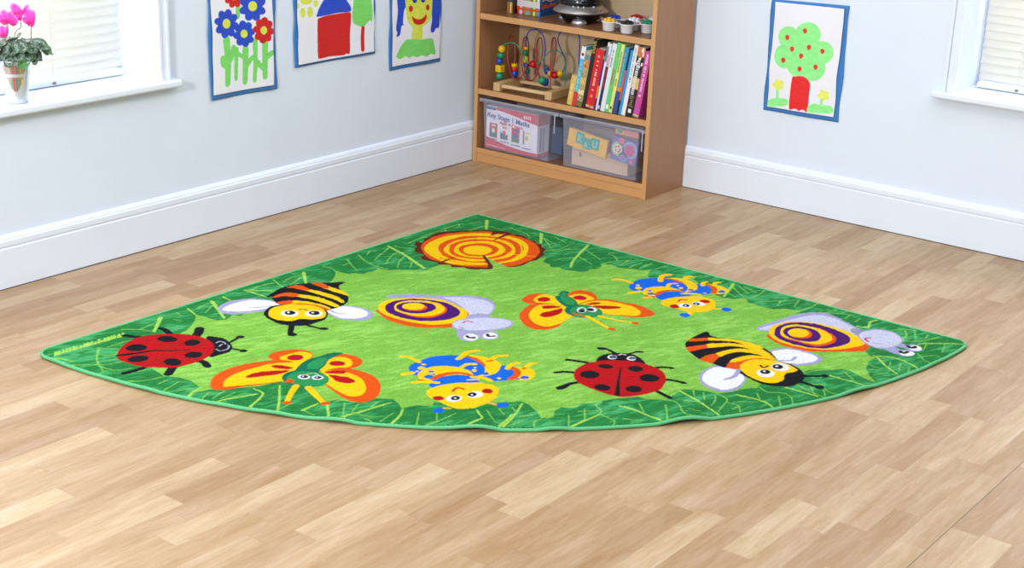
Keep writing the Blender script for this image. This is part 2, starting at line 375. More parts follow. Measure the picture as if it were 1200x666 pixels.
vein(fLT, .020, [(930, 230), (1060, 300), (1185, 385)], [(335, 415), (350, 490)])
vein(fLT, .010, [(940, 240), (880, 285), (830, 330)], [(990, 275), (940, 310), (915, 355)], [(1045, 300), (1010, 335), (995, 380)], [(1095, 350), (1085, 380)], [(720, 290), (770, 335), (850, 372), (930, 392)], [(975, 225), (1010, 240), (1110, 245)], [(1200, 165), (1130, 185), (1070, 212)], [(800, 265), (780, 290)], [(640, 320), (670, 360), (710, 400)], [(665, 345), (615, 365)], [(470, 370), (540, 390), (563, 415)], [(320, 430), (250, 450), (190, 485)], [(315, 455), (240, 500)], [(125, 470), (190, 520)], [(0, 520), (100, 490)], [(0, 545), (110, 545)])
vein(fTREE, .010, [(0, 205), (170, 135), (300, 88)], [(290, 90), (300, 120)], [(300, 90), (400, 58), (405, 72), (370, 85)], [(500, 45), (630, 20)], [(490, 105), (640, 72), (760, 100)], [(820, 80), (960, 130), (995, 160)], [(1000, 125), (1200, 160)], [(1110, 170), (1170, 250)], [(1130, 270), (1200, 262)])
vein(fTREE, .022, [(640, 20), (635, 95)], [(1090, 130), (1085, 210)], [(0, 335), (120, 420)])
vein(fLC, .022, [(1095, 90), (1075, 140), (1040, 210)])
vein(fLC, .010, [(755, 195), (920, 195), (1050, 215)], [(920, 190), (1060, 130)], [(550, 350), (640, 360), (740, 360)], [(640, 345), (860, 280)], [(560, 360), (545, 460), (600, 560)], [(260, 490), (400, 500), (560, 500), (740, 480)], [(570, 510), (700, 550), (850, 530)], [(900, 560), (1020, 530)], [(780, 640), (950, 640), (1184, 590)], [(600, 420), (720, 410)], [(180, 440), (340, 470)])
# woven lettering along the left tip
x = 178; rs = random.Random(11)
while x < 780:
    y = 415-(x-178)*.285; h = 26 if rs.random() < .6 else 14; w = rs.uniform(16, 28)
    for l in ([(x, y+6), (x+w*.4, y-h), (x+w*.5, y+4)], [(x+w*.2, y-h*.4), (x+w*.9, y-h*.55)], [(x+w*.7, y-h*.9), (x+w*.9, y+2)])[:rs.choice((2, 3))]: L_(fLC, l, V, .009)
    x += w*1.35
vein(fL2, .012, [(300, 235), (370, 290)], [(610, 135), (690, 170)], [(840, 75), (1080, 85)], [(800, 75), (990, 135)])
vein(fL2, .020, [(510, 170), (565, 240), (620, 320)])
vein(fL2, .008, [(380, 240), (440, 205), (520, 180)], [(455, 270), (500, 225), (530, 205)], [(590, 240), (660, 215)], [(1080, 10), (1130, 50)], [(850, 75), (940, 40), (1050, 15)], [(200, 270), (240, 300)], [(180, 330), (250, 345)], [(560, 300), (500, 310)])
vein(fB1, .013, [(200, 200), (250, 160), (300, 135)], [(345, 230), (500, 205), (660, 175)], [(600, 270), (660, 220), (697, 180), (690, 160), (640, 140)], [(790, 300), (803, 220), (805, 120)], [(1110, 240), (1120, 340)], [(950, 278), (1050, 235)])
vein(fB1, .008, [(0, 150), (100, 155), (280, 135)], [(60, 150), (170, 90)], [(290, 220), (350, 165)], [(380, 200), (450, 155)], [(430, 205), (520, 165)], [(800, 275), (900, 230)], [(960, 280), (1025, 305)], [(520, 195), (590, 165)], [(30, 110), (90, 85)])
vein(fB2, .014, [(90, 285), (250, 225), (430, 170)], [(420, 310), (480, 260), (502, 215)], [(910, 330), (1005, 290), (990, 255), (975, 225)], [(1120, 325), (1200, 250)])
vein(fB2, .008, [(120, 260), (130, 175)], [(180, 235), (220, 180)], [(180, 240), (300, 262), (370, 258)], [(300, 200), (350, 160)], [(360, 290), (440, 240)], [(590, 310), (605, 235)], [(640, 318), (740, 290), (840, 245)], [(720, 285), (720, 240)], [(1040, 225), (1060, 260), (1090, 300)], [(1120, 215), (1150, 250)], [(260, 275), (330, 300)])
vein(fB3, .014, [(0, 338), (70, 270), (125, 190)], [(430, 350), (550, 300), (650, 258)], [(780, 205), (900, 240), (1070, 310)])
vein(fB3, .009, [(110, 275), (190, 265)], [(40, 330), (130, 305)], [(205, 340), (210, 305), (255, 293)], [(437, 350), (437, 265)], [(545, 290), (543, 225)], [(655, 178), (618, 200), (655, 235), (650, 260), (738, 300), (735, 328)], [(910, 185), (938, 245)], [(1085, 205), (1100, 310)], [(1110, 165), (1170, 195), (1190, 255)], [(500, 240), (640, 235)], [(60, 215), (90, 250)], [(800, 290), (920, 300)])
vein(fB4, .014, [(165, 175), (320, 260), (460, 355)], [(590, 205), (760, 245), (860, 295)], [(950, 150), (1080, 185), (1190, 215)])
vein(fB4, .009, [(75, 405), (65, 290)], [(60, 248), (140, 265), (180, 330), (215, 372), (350, 370)], [(270, 175), (275, 210)], [(345, 190), (350, 240)], [(430, 210), (430, 245), (400, 285)], [(440, 195), (515, 232), (520, 260), (598, 285), (615, 330)], [(510, 260), (450, 330)], [(740, 195), (765, 245)], [(600, 257), (740, 257)], [(760, 150), (820, 185), (930, 190), (990, 220), (1005, 270)], [(900, 215), (915, 290)], [(1030, 120), (1080, 160)], [(1130, 130), (1165, 200)], [(200, 250), (330, 260)], [(230, 320), (330, 330)], [(560, 310), (610, 290)])
vein(fR1, .013, [(245, 288), (370, 330), (475, 358)], [(560, 165), (620, 225), (692, 275)], [(840, 75), (960, 72), (1135, 78)], [(540, 155), (700, 175), (850, 245)])
vein(fR1, .008, [(345, 265), (410, 330)], [(210, 375), (250, 400), (330, 410)], [(0, 335), (110, 390), (220, 435)], [(200, 380), (215, 430)], [(650, 195), (640, 225)], [(715, 205), (705, 255)], [(775, 235), (768, 260)], [(520, 220), (600, 240)], [(500, 245), (590, 252)], [(540, 280), (640, 270)], [(830, 140), (880, 190), (955, 207)], [(830, 170), (950, 152), (1010, 180)], [(1012, 80), (995, 130)], [(840, 58), (970, 35)], [(890, 80), (860, 125)], [(730, 30), (742, 62)], [(100, 340), (200, 350)])
vein(fR2, .010, [(0, 105), (140, 115), (270, 125)], [(240, 125), (205, 155)], [(320, 150), (280, 180)], [(670, 245), (682, 285), (665, 310)], [(745, 250), (755, 320)], [(850, 285), (830, 310)], [(660, 330), (800, 330), (930, 300)], [(540, 255), (650, 238), (760, 250)], [(60, 85), (140, 95)])
vein(fR2, .016, [(300, 212), (380, 225), (400, 182), (455, 165)])
vein(fT1, .018, [(460, 115), (350, 230), (325, 290)])
vein(fT1, .010, [(110, 55), (215, 110)], [(200, 50), (290, 95)], [(130, 155), (230, 145), (350, 95)], [(400, 145), (290, 148), (180, 165)], [(440, 150), (560, 230)], [(350, 215), (270, 215), (190, 235)], [(390, 205), (490, 265)], [(570, 265), (690, 238), (900, 235)], [(690, 235), (668, 200), (620, 180), (690, 175)], [(770, 240), (700, 275)], [(880, 250), (780, 290)], [(960, 255), (860, 298)], [(1070, 280), (980, 300)])
vein(fT2, .017, [(530, 150), (495, 200), (455, 250)])
vein(fT2, .009, [(570, 165), (650, 230)], [(530, 180), (605, 250)], [(490, 220), (545, 255)], [(620, 175), (705, 215)], [(770, 205), (700, 250), (610, 268)], [(700, 295), (900, 280), (1050, 275)], [(900, 285), (870, 325)], [(1040, 280), (1000, 330)], [(1190, 305), (1060, 362)], [(50, 75), (170, 90), (260, 85)], [(240, 90), (200, 120)], [(450, 128), (380, 148)])
# tree stump
P(fTREE, [(45, 215), (60, 200), (100, 208), (122, 188), (115, 178), (160, 162), (200, 138), (260, 122), (350, 112), (480, 107), (600, 103), (700, 107), (800, 115), (850, 135), (900, 138), (960, 158), (985, 180), (1045, 198), (1050, 215), (1090, 218), (1095, 240), (1128, 262), (1105, 285), (1112, 308), (1070, 335), (1050, 352), (1000, 362), (940, 392), (880, 405), (800, 410), (690, 405), (670, 427), (600, 428), (500, 427), (440, 412), (350, 408), (335, 390), (250, 388), (225, 370), (180, 362), (110, 347), (92, 325), (120, 305), (60, 290), (38, 262), (62, 240), (40, 228)], BRN)
P(fTREE, [(95, 235), (150, 185), (220, 152), (350, 127), (500, 116), (650, 115), (800, 130), (880, 150), (950, 170), (1030, 205), (1070, 250), (1075, 290), (1040, 330), (980, 360), (900, 390), (800, 405), (620, 412), (500, 407), (400, 395), (250, 365), (160, 335), (115, 290)], ORG)
for c, xl, xr, yt, yb in ((YEL, 130, 992, 128, 394), (ORG, 235, 940, 150, 374), (YEL, 288, 880, 166, 360), (ORG, 322, 840, 180, 345), (YEL, 365, 790, 193, 332), (ORG, 405, 735, 212, 320), (YEL, 442, 682, 232, 308)):
    w = [((xl+xr)/2+(xr-xl)/2*math.cos(t)*(1+.025*math.sin(5*t+xl)), (yt+yb)/2+(yb-yt)/2*math.sin(t)*(1+.03*math.sin(4*t+xr))) for t in np.linspace(0, 2*PI, 25)[:-1]]
    P(fTREE, w, c)
for l in ([(170, 225), (300, 180), (430, 150)], [(160, 262), (230, 300), (330, 340)], [(1040, 320), (920, 310), (800, 290)], [(860, 180), (920, 230), (930, 290)]): L_(fTREE, l, YEL, .006, .012)
for l in ([(250, 330), (400, 370), (560, 388)], [(700, 150), (820, 175), (900, 220)], [(330, 230), (450, 190), (620, 175)], [(700, 330), (790, 300), (830, 260)]): L_(fTREE, l, ORG, .010, .004)
L_(fTREE, [(385, 320), (270, 366)], BRN, .006, .022, False); L_(fTREE, [(695, 188), (760, 158), (825, 132)], BRN, .008, .035, False)
P(fTREE, [(670, 150), (690, 112), (790, 115), (820, 130), (720, 138)], BRN, False)
P(fTREE, [(600, 310), (640, 330), (800, 402), (800, 440), (680, 440)], LIME, False)
P(fTREE, [(598, 310), (622, 312), (650, 345), (690, 400), (688, 425), (650, 425), (645, 385)], BRN, False)
# ladybird near the left tip
F = fLB1
for l, w in (([(490, 153), (540, 160), (600, 168)], .036), ([(685, 115), (710, 125), (740, 148)], .036), ([(895, 115), (890, 135), (875, 155)], .05), ([(485, 360), (540, 345), (590, 328)], .03), ([(725, 362), (750, 325)], .045), ([(885, 290), (920, 298), (938, 318)], .04), ([(1040, 200), (1075, 180), (1115, 158)], .018), ([(1060, 222), (1130, 234)], .018)): L_(F, l, BLK, w)
E_(F, 1115, 160, 24, 8, BLK); E_(F, 1132, 235, 22, 8, BLK)
P(F, [(930, 165), (990, 160), (1040, 175), (1072, 212), (1055, 240), (1000, 258), (945, 265)], BLK)
P(F, [(448, 262), (465, 225), (520, 180), (600, 155), (700, 145), (800, 145), (880, 155), (945, 178), (972, 208), (965, 245), (920, 280), (850, 305), (760, 325), (650, 327), (560, 318), (500, 300), (458, 285)], RED)
for e in ((553, 220, 58, 19, -3), (562, 280, 58, 17, -6), (720, 173, 55, 17, 2), (748, 296, 48, 20, 2), (855, 192, 43, 17, -4), (862, 257, 50, 16, -4)): E_(F, *e[:4], BLK, e[4])
L_(F, [(450, 262), (540, 252), (640, 236), (740, 236), (840, 228)], BLK, .026, .008)
for l in ([(983, 192), (1003, 184), (1030, 190), (1035, 200)], [(985, 225), (1005, 236), (1040, 228), (1055, 212), (1048, 203)], [(1000, 210), (1015, 200)]): L_(F, l, (200, 204, 220), .0065)
# second ladybird
F = fLB2
for l in ([(165, 212), (250, 222), (330, 234)], [(72, 312), (140, 306), (215, 310)], [(110, 433), (180, 402), (250, 388)], [(840, 277), (900, 268), (985, 275)], [(940, 365), (1010, 375), (1080, 392)], [(870, 460), (920, 485), (970, 512)]): L_(F, l, BLK, .026)
L_(F, [(110, 433), (160, 412)], BLK, .045, .03); L_(F, [(430, 122), (490, 135), (550, 165)], BLK, .022); L_(F, [(745, 148), (700, 150), (640, 168)], BLK, .018); L_(F, [(425, 120), (465, 125)], BLK, .04, .03); L_(F, [(710, 148), (750, 150)], BLK, .026)
P(F, [(395, 225), (410, 190), (470, 165), (580, 157), (680, 170), (740, 200), (775, 245), (700, 270), (450, 260)], BLK)
P(F, [(215, 325), (235, 285), (300, 245), (400, 222), (540, 215), (680, 225), (800, 250), (900, 295), (937, 350), (925, 400), (880, 450), (800, 475), (700, 495), (600, 503), (520, 490), (400, 455), (280, 405), (230, 370)], RED)
for e in ((340, 328, 77, 30, 2), (465, 264, 60, 18, 4), (440, 428, 66, 24, 6), (700, 282, 60, 22, 3), (806, 354, 78, 30, 2), (684, 440, 66, 26, 2)): E_(F, *e[:4], BLK, e[4])
P(F, [(578, 275), (590, 275), (575, 380), (578, 495), (535, 490), (550, 400)], BLK, False)
for cx, cy in ((515, 190), (665, 200)):
    E_(F, cx, cy, 36, 17, WHT); E_(F, cx+6, cy-1, 28, 11, BLK); E_(F, cx+8, cy+3, 12, 6, (60, 130, 190))
L_(F, [(565, 175), (590, 167), (620, 175)], WHT, .008)
# bee at the left
F = fBE1
P(F, [(140, 285), (160, 255), (230, 230), (340, 218), (460, 225), (545, 255), (480, 285), (380, 305), (250, 318), (170, 310)], LAV); P(F, [(168, 282), (240, 247), (350, 228), (460, 232), (530, 256), (450, 280), (350, 295), (240, 300), (188, 296)], WHT)
P(F, [(820, 285), (900, 262), (1000, 262), (1090, 285), (1130, 318), (1100, 350), (1020, 358), (940, 352), (860, 325)], LAV); P(F, [(835, 291), (910, 268), (1000, 270), (1075, 290), (1098, 318), (1060, 338), (980, 345), (900, 332)], WHT)
L_(F, [(340, 275), (400, 275), (480, 265)], LAV, .012); L_(F, [(850, 285), (900, 312), (950, 312)], LAV, .012)
P(F, [(482, 205), (500, 175), (560, 145), (640, 128), (740, 118), (850, 116), (930, 114)], BLK); P(F, [(482, 205), (500, 175), (560, 145), (640, 128), (740, 118), (850, 116), (955, 115), (915, 132), (920, 160), (960, 190), (974, 222), (950, 252), (900, 275), (850, 284), (700, 270), (540, 258), (500, 235)], BLK)
P(F, [(515, 245), (560, 233), (610, 230), (700, 236), (800, 256), (858, 280), (830, 283), (740, 265), (620, 252), (550, 258)], YEL); P(F, [(515, 245), (560, 233), (612, 230), (605, 250), (550, 260)], ORG)
L_(F, [(560, 262), (660, 252), (760, 264), (840, 288)], ORG, .022)
P(F, [(485, 208), (560, 183), (640, 188), (760, 205), (840, 228), (912, 262), (890, 272), (830, 252), (740, 224), (640, 206), (560, 203), (500, 211)], YEL); P(F, [(485, 208), (560, 183), (648, 187), (635, 206), (560, 203), (500, 212)], ORG)
P(F, [(578, 147), (650, 131), (720, 156), (820, 180), (900, 205), (945, 235), (930, 243), (880, 222), (800, 197), (700, 168), (620, 152)], YEL); P(F, [(578, 147), (650, 131), (722, 156), (700, 166), (620, 152)], ORG)
P(F, [(735, 121), (800, 118), (850, 140), (910, 160), (965, 185), (968, 200), (900, 180), (830, 157)], YEL); P(F, [(735, 121), (800, 118), (845, 140), (828, 154)], ORG)
P(F, [(433, 320), (440, 295), (480, 268), (560, 256), (700, 262), (830, 290), (828, 345), (760, 372), (700, 388), (620, 390), (540, 380), (470, 352)], BLK)
P(F, [(462, 315), (475, 285), (540, 262), (640, 254), (740, 262), (810, 285), (830, 315), (808, 342), (740, 350), (665, 345), (600, 360), (520, 352), (475, 335)], YEL)
for cx, cy in ((597, 312), (752, 313)):
    E_(F, cx, cy, 57, 20, WHT); E_(F, cx+2, cy-4, 35, 14, BLK); E_(F, cx-8, cy-6, 9, 5, WHT)
L_(F, [(655, 290), (680, 284), (712, 293)], BLK, .010); L_(F, [(612, 380), (600, 440)], BLK, .035, .03); E_(F, 615, 446, 31, 11, BLK); L_(F, [(700, 385), (800, 410)], BLK, .020); E_(F, 815, 409, 30, 9, BLK)
# butterfly near the front
F = fBF1
P(F, [(440, 145), (470, 120), (540, 105), (640, 103), (705, 120), (708, 150), (640, 200), (560, 240), (500, 175), (470, 165)], ORG); P(F, [(510, 155), (560, 130), (640, 115), (700, 125), (705, 145), (660, 185), (640, 215), (590, 200)], YEL); E_(F, 605, 150, 50, 18, RED, -3)
P(F, [(85, 315), (110, 265), (180, 225), (280, 195), (400, 175), (500, 165), (570, 172), (620, 200), (590, 240), (530, 292), (420, 312), (300, 330), (180, 350), (105, 345)], ORG); P(F, [(165, 320), (180, 285), (240, 250), (350, 215), (450, 190), (560, 183), (640, 190), (600, 240), (540, 290), (400, 310), (250, 325), (180, 330)], YEL)
P(F, [(300, 270), (340, 250), (430, 235), (570, 230), (500, 255), (400, 268), (330, 275)], RED); P(F, [(460, 208), (480, 197), (540, 200), (595, 217), (520, 221)], RED)
P(F, [(780, 180), (860, 135), (930, 132), (1000, 155), (1015, 182), (980, 210), (930, 217), (830, 240), (740, 225)], ORG); P(F, [(750, 215), (800, 168), (860, 148), (930, 155), (955, 180), (940, 205), (860, 220), (790, 238)], YEL); E_(F, 862, 187, 50, 16, RED)
P(F, [(760, 250), (850, 215), (930, 215), (1030, 240), (1100, 275), (1128, 330), (1110, 385), (1060, 415), (990, 428), (920, 410), (850, 365), (780, 310)], ORG); P(F, [(760, 245), (850, 228), (950, 250), (1010, 280), (1038, 330), (1020, 375), (960, 390), (900, 375), (830, 335), (765, 290)], YEL)
P(F, [(785, 240), (840, 229), (910, 232), (900, 248), (830, 250)], RED); P(F, [(810, 256), (870, 262), (940, 275), (972, 297), (930, 310), (860, 298), (830, 275)], RED)
P(F, [(880, 119), (890, 130), (820, 155), (790, 195), (755, 225), (740, 245), (640, 250), (600, 240), (640, 190), (690, 158), (740, 146), (810, 125)], TEAL); P(F, [(690, 185), (750, 155), (800, 152), (780, 190), (740, 218), (680, 220)], GRN)
E_(F, 668, 280, 145, 52, TEAL, 2); E_(F, 682, 282, 130, 46, GRN, 2)
for cx, cy in ((658, 270), (742, 273)): E_(F, cx, cy, 37, 14, WHT); E_(F, cx+2, cy-1, 24, 9, BLK); E_(F, cx-4, cy-3, 6, 3, WHT)
L_(F, [(675, 253), (710, 246), (745, 255)], (170, 210, 170), .008); L_(F, [(548, 300), (575, 292), (585, 302)], ORG, .022); L_(F, [(560, 285), (575, 283)], ORG, .012)
L_(F, [(610, 325), (580, 370), (555, 425)], YEL, .035, .024); L_(F, [(685, 335), (740, 390), (780, 428)], YEL, .038, .026); E_(F, 553, 432, 30, 10, ORG); E_(F, 790, 434, 30, 11, ORG)
# butterfly beyond
F = fA
P(F, [(130, 240), (150, 210), (220, 170), (330, 153), (430, 158), (530, 190), (600, 240), (650, 300), (500, 300), (400, 290), (280, 285), (180, 275)], ORG); P(F, [(280, 240), (320, 195), (400, 167), (480, 172), (560, 205), (620, 260), (690, 325), (550, 310), (420, 280), (330, 270)], YEL); E_(F, 415, 232, 85, 32, RED)
P(F, [(95, 450), (120, 390), (200, 320), (290, 287), (420, 280), (560, 300), (700, 330), (790, 440), (700, 500), (600, 580), (500, 615), (370, 628), (250, 605), (150, 550)], ORG); P(F, [(218, 440), (240, 385), (310, 320), (400, 297), (520, 300), (700, 330), (780, 440), (700, 500), (620, 545), (500, 577), (400, 577), (300, 540), (240, 490)], YEL)
P(F, [(385, 325), (420, 312), (500, 312), (640, 325), (520, 348), (420, 350)], RED); P(F, [(362, 435), (400, 402), (480, 387), (560, 365), (650, 345), (650, 390), (600, 425), (500, 455), (420, 460)], RED)
P(F, [(690, 200), (760, 140), (850, 115), (970, 120), (1070, 160), (1105, 200), (1090, 238), (1000, 255), (850, 300), (760, 230)], ORG); P(F, [(720, 205), (800, 172), (880, 163), (980, 175), (1050, 205), (1060, 232), (960, 255), (880, 310), (820, 240)], YEL); E_(F, 885, 212, 88, 28, RED, 3)
F = fA2
P(F, [(-60, 300), (0, 240), (200, 197), (330, 188), (450, 195), (600, 230), (750, 250), (870, 285), (980, 335), (1052, 385), (1010, 422), (900, 440), (750, 440), (600, 425), (450, 402), (320, 387), (200, 340)], ORG); P(F, [(-60, 290), (60, 232), (200, 210), (350, 210), (500, 230), (620, 260), (740, 290), (830, 340), (850, 380), (820, 412), (740, 420), (600, 412), (450, 400), (320, 382), (200, 330)], YEL)
P(F, [(70, 262), (150, 238), (230, 227), (290, 237), (240, 258), (150, 266)], RED); P(F, [(180, 280), (300, 277), (450, 282), (575, 298), (520, 315), (420, 322), (300, 318)], RED)
F = fA
P(F, [(610, 160), (640, 130), (690, 122), (745, 138), (720, 185), (790, 215), (840, 260), (860, 310), (820, 325), (700, 322), (620, 272), (565, 220), (572, 190), (612, 185)], TEAL); P(F, [(630, 165), (680, 138), (712, 155), (700, 195), (780, 225), (825, 280), (770, 302), (700, 287), (640, 232)], GRN)
E_(F, 930, 385, 247, 84, TEAL, 4); E_(F, 962, 386, 208, 74, GRN, 4)
E_(F, 905, 368, 64, 36, WHT); E_(F, 912, 358, 40, 16, GRN); E_(F, 905, 381, 46, 17, BLK); E_(F, 1040, 363, 66, 30, WHT, 6); E_(F, 1022, 362, 48, 20, BLK, 6)
L_(F, [(800, 412), (850, 437), (900, 430), (938, 458)], ORG, .016)
F = fA2
L_(F, [(105, 430), (240, 500), (400, 595)], YEL, .030, .020); E_(F, 440, 606, 60, 19, ORG, 5); L_(F, [(265, 420), (500, 475), (720, 515)], YEL, .022, .014); E_(F, 775, 523, 56, 19, ORG, 5)
# caterpillar at the front
F = fC1
P(F, [(545, 85), (640, 83), (740, 105), (810, 135), (832, 170), (805, 215), (740, 247), (680, 255), (620, 255), (690, 200), (670, 150), (600, 105)], YEL)
L_(F, [(545, 92), (620, 112), (672, 145), (690, 170)], ORG, .032, .012)
P(F, [(830, 165), (880, 170), (930, 190), (955, 225), (930, 265), (860, 288), (760, 292), (680, 272), (630, 262), (720, 247), (800, 217)], BLU)
P(F, [(915, 180), (1000, 178), (1080, 195), (1112, 230), (1090, 270), (1020, 288), (940, 282), (900, 275), (942, 240), (938, 200)], YEL); L_(F, [(925, 186), (962, 212), (950, 250), (908, 274)], ORG, .035)
P(F, [(65, 190), (80, 160), (160, 125), (250, 95), (370, 80), (480, 85), (560, 100), (630, 130), (680, 165), (695, 200), (670, 235), (600, 257), (540, 245), (460, 195), (300, 195), (200, 215), (120, 245), (80, 225)], BLU)
P(F, [(138, 240), (170, 205), (250, 175), (370, 167), (480, 178), (560, 205), (602, 250), (540, 247), (430, 237), (340, 257), (270, 277), (240, 305), (190, 297), (150, 272)], YEL)
P(F, [(230, 320), (280, 272), (380, 247), (480, 240), (570, 250), (640, 285), (640, 307), (560, 307), (400, 320), (270, 347)], BLU); L_(F, [(262, 270), (350, 238), (450, 225), (540, 234), (595, 252)], ORG, .036, .02)
L_(F, [(160, 285), (200, 295), (240, 298)], ORG, .024)
for l, w in (([(470, 110), (510, 85), (550, 55), (640, 42)], .030), ([(740, 120), (790, 87), (865, 82)], .030), ([(880, 190), (910, 155), (970, 143)], .028), ([(1030, 190), (1060, 155), (1110, 145)], .028), ([(0, 92), (70, 98), (150, 135)], .026), ([(20, 235), (90, 224)], .034), ([(105, 303), (160, 298), (240, 300), (300, 306)], .03), ([(480, 190), (540, 155), (615, 152)], .024), ([(590, 258), (690, 268), (745, 290)], .026), ([(550, 282), (640, 280)], .016)): L_(F, l, YEL, w)
for e in ((170, 185, 33, 14), (188, 155, 22, 8), (133, 212, 15, 6), (605, 207, 20, 10), (612, 180, 14, 6), (810, 270, 18, 7)): E_(F, *e, YEL)
for e in ((228, 255, 38, 17), (250, 214, 24, 9), (270, 237, 14, 6), (697, 230, 32, 13), (1022, 263, 38, 12), (965, 275, 18, 6)): E_(F, *e, BLU)
L_(F, [(715, 127), (750, 122)], ORG, .018); L_(F, [(1010, 192), (1025, 185)], ORG, .018)
for l in ([(360, 515), (400, 520)], [(720, 475), (790, 487)]): L_(F, l, (230, 180, 60), .022)
E_(F, 312, 537, 50, 21, BLU, -3); E_(F, 840, 492, 52, 21, BLU)
P(F, [(208, 395), (225, 365), (300, 335), (400, 315), (520, 305), (640, 305), (740, 320), (795, 345), (808, 380), (790, 420), (740, 460), (650, 500), (560, 525), (460, 522), (380, 492), (300, 452), (235, 425)], YEL)
E_(F, 310, 434, 48, 18, RED, 4); E_(F, 715, 375, 46, 20, RED, 3)
for cx, cy, px, py in ((436, 436, 450, 433), (612, 405, 588, 404)): E_(F, cx, cy, 67, 28, WHT, -4); E_(F, px, py, 39, 19, BLK, -5); E_(F, px-2, py+2, 11, 6, WHT)
L_(F, [(428, 375), (445, 355), (480, 347), (518, 358)], (200, 60, 20), .014)
# caterpillar beyond
F = fC2
P(F, [(440, 103), (560, 97), (680, 115), (770, 150), (815, 195), (800, 230), (740, 247), (680, 250), (640, 240), (700, 215), (650, 165), (560, 125)], YEL); L_(F, [(445, 108), (560, 120), (640, 150), (680, 180)], ORG, .030, .01)
P(F, [(810, 160), (870, 160), (930, 180), (975, 215), (970, 255), (900, 277), (840, 282), (760, 264), (700, 252), (800, 225)], BLU)
P(F, [(890, 172), (980, 168), (1080, 195), (1142, 230), (1120, 260), (1040, 272), (970, 265), (985, 220), (940, 185)], YEL); L_(F, [(905, 176), (965, 192), (993, 225), (980, 255)], ORG, .032)
P(F, [(65, 190), (100, 150), (180, 115), (290, 100), (440, 103), (560, 125), (650, 160), (700, 200), (680, 242), (600, 245), (500, 200), (330, 200), (220, 242), (130, 237), (80, 217)], BLU)
P(F, [(210, 250), (240, 215), (320, 195), (420, 190), (520, 200), (610, 225), (657, 252), (560, 242), (450, 240), (370, 265), (340, 297), (270, 287), (225, 272)], YEL)
P(F, [(355, 290), (400, 262), (480, 245), (580, 244), (680, 264), (748, 290), (700, 302), (560, 302), (470, 325), (410, 335), (370, 312)], BLU); L_(F, [(358, 275), (430, 243), (540, 232), (650, 248)], ORG, .032, .02); L_(F, [(240, 285), (290, 298), (345, 300)], ORG, .02)
L_(fT1, [(655, 385), (720, 385), (800, 410)], YEL, .026)
for l, w in (([(405, 130), (425, 75), (510, 62)], .034), ([(670, 120), (690, 85), (745, 82)], .030), ([(860, 180), (870, 150), (905, 140)], .028), ([(985, 180), (1000, 150), (1040, 145)], .028), ([(75, 260), (130, 250), (180, 245)], .034), ([(235, 312), (290, 305)], .03), ([(485, 190), (510, 160), (580, 157)], .024), ([(640, 268), (750, 266), (840, 282)], .022)): L_(F, l, YEL, w)
for e in ((170, 207, 38, 14), (160, 177, 22, 9), (180, 237, 18, 6), (628, 207, 25, 9), (595, 182, 14, 6), (885, 264, 18, 6)): E_(F, *e, YEL)
for e in ((305, 268, 40, 13), (290, 235, 20, 8), (735, 228, 32, 11), (1070, 245, 38, 14)): E_(F, *e, BLU)
L_(F, [(740, 470), (710, 497)], YEL, .03); L_(F, [(1000, 435), (1070, 438)], YEL, .018); E_(F, 668, 502, 60, 21, BLU, 3); E_(F, 1120, 441, 56, 20, BLU, 4)
P(F, [(412, 360), (440, 335), (540, 310), (680, 297), (800, 298), (920, 315), (990, 345), (1002, 390), (985, 430), (920, 460), (820, 473), (700, 465), (600, 437), (480, 407), (425, 387)], YEL)
E_(F, 560, 405, 56, 20, RED, 3); E_(F, 887, 354, 57, 18, RED, 5)
for cx, cy, px, py in ((672, 399, 682, 397), (817, 380, 795, 380)): E_(F, cx, cy, 74, 23, WHT, 5); E_(F, px, py, 39, 14, BLK, 4); E_(F, px-4, py+1, 11, 5, WHT)
L_(F, [(600, 350), (630, 332), (690, 337)], (200, 60, 20), .014)
# snails
F = fSN1
P(F, [(140, 105), (200, 96), (400, 92), (560, 102), (700, 102), (830, 110), (910, 130), (947, 165), (947, 200), (915, 240), (890, 262), (740, 272), (700, 200), (600, 150), (450, 130), (300, 122), (180, 118)], LAV)
P(F, [(560, 117), (700, 115), (820, 125), (900, 147), (938, 180), (920, 225), (880, 243), (740, 243), (720, 200), (640, 145)], LAVL)
P(F, [(85, 205), (95, 240), (160, 285), (280, 325), (420, 342), (560, 342), (660, 332), (735, 280), (720, 210), (400, 160)], ORG)
P(F, [(82, 195), (100, 160), (180, 132), (300, 121), (420, 121), (540, 131), (620, 155), (690, 190), (737, 215), (736, 268), (680, 298), (620, 312), (500, 320), (350, 305), (200, 270), (110, 232)], YEL)
P(F, [(135, 195), (150, 165), (220, 140), (340, 127), (470, 135), (580, 155), (650, 185), (690, 220), (670, 255), (600, 280), (480, 293), (360, 288), (250, 265), (160, 230)], PUR)
P(F, [(203, 190), (220, 160), (300, 141), (420, 141), (520, 155), (580, 185), (592, 212), (565, 242), (480, 266), (370, 266), (280, 243), (215, 217)], ORG); P(F, [(203, 188), (220, 160), (300, 141), (420, 141), (515, 155), (568, 185), (575, 208), (550, 232), (480, 252), (370, 256), (280, 236), (215, 213)], YEL)
P(F, [(218, 190), (235, 165), (300, 150), (400, 152), (480, 165), (512, 190), (490, 215), (420, 235), (330, 235), (250, 215)], PUR); E_(F, 353, 190, 93, 27, ORG, 2); E_(F, 345, 183, 84, 25, YEL)
for l in ([(700, 355), (700, 400)], [(840, 360), (855, 405)]): L_(F, l, LAV, .050)
E_(F, 755, 408, 76, 34, LAV); E_(F, 905, 400, 70, 30, LAV); E_(F, 768, 412, 55, 25, WHT); E_(F, 912, 401, 54, 22, WHT)
P(F, [(740, 262), (800, 240), (900, 243), (885, 270)], LAV)
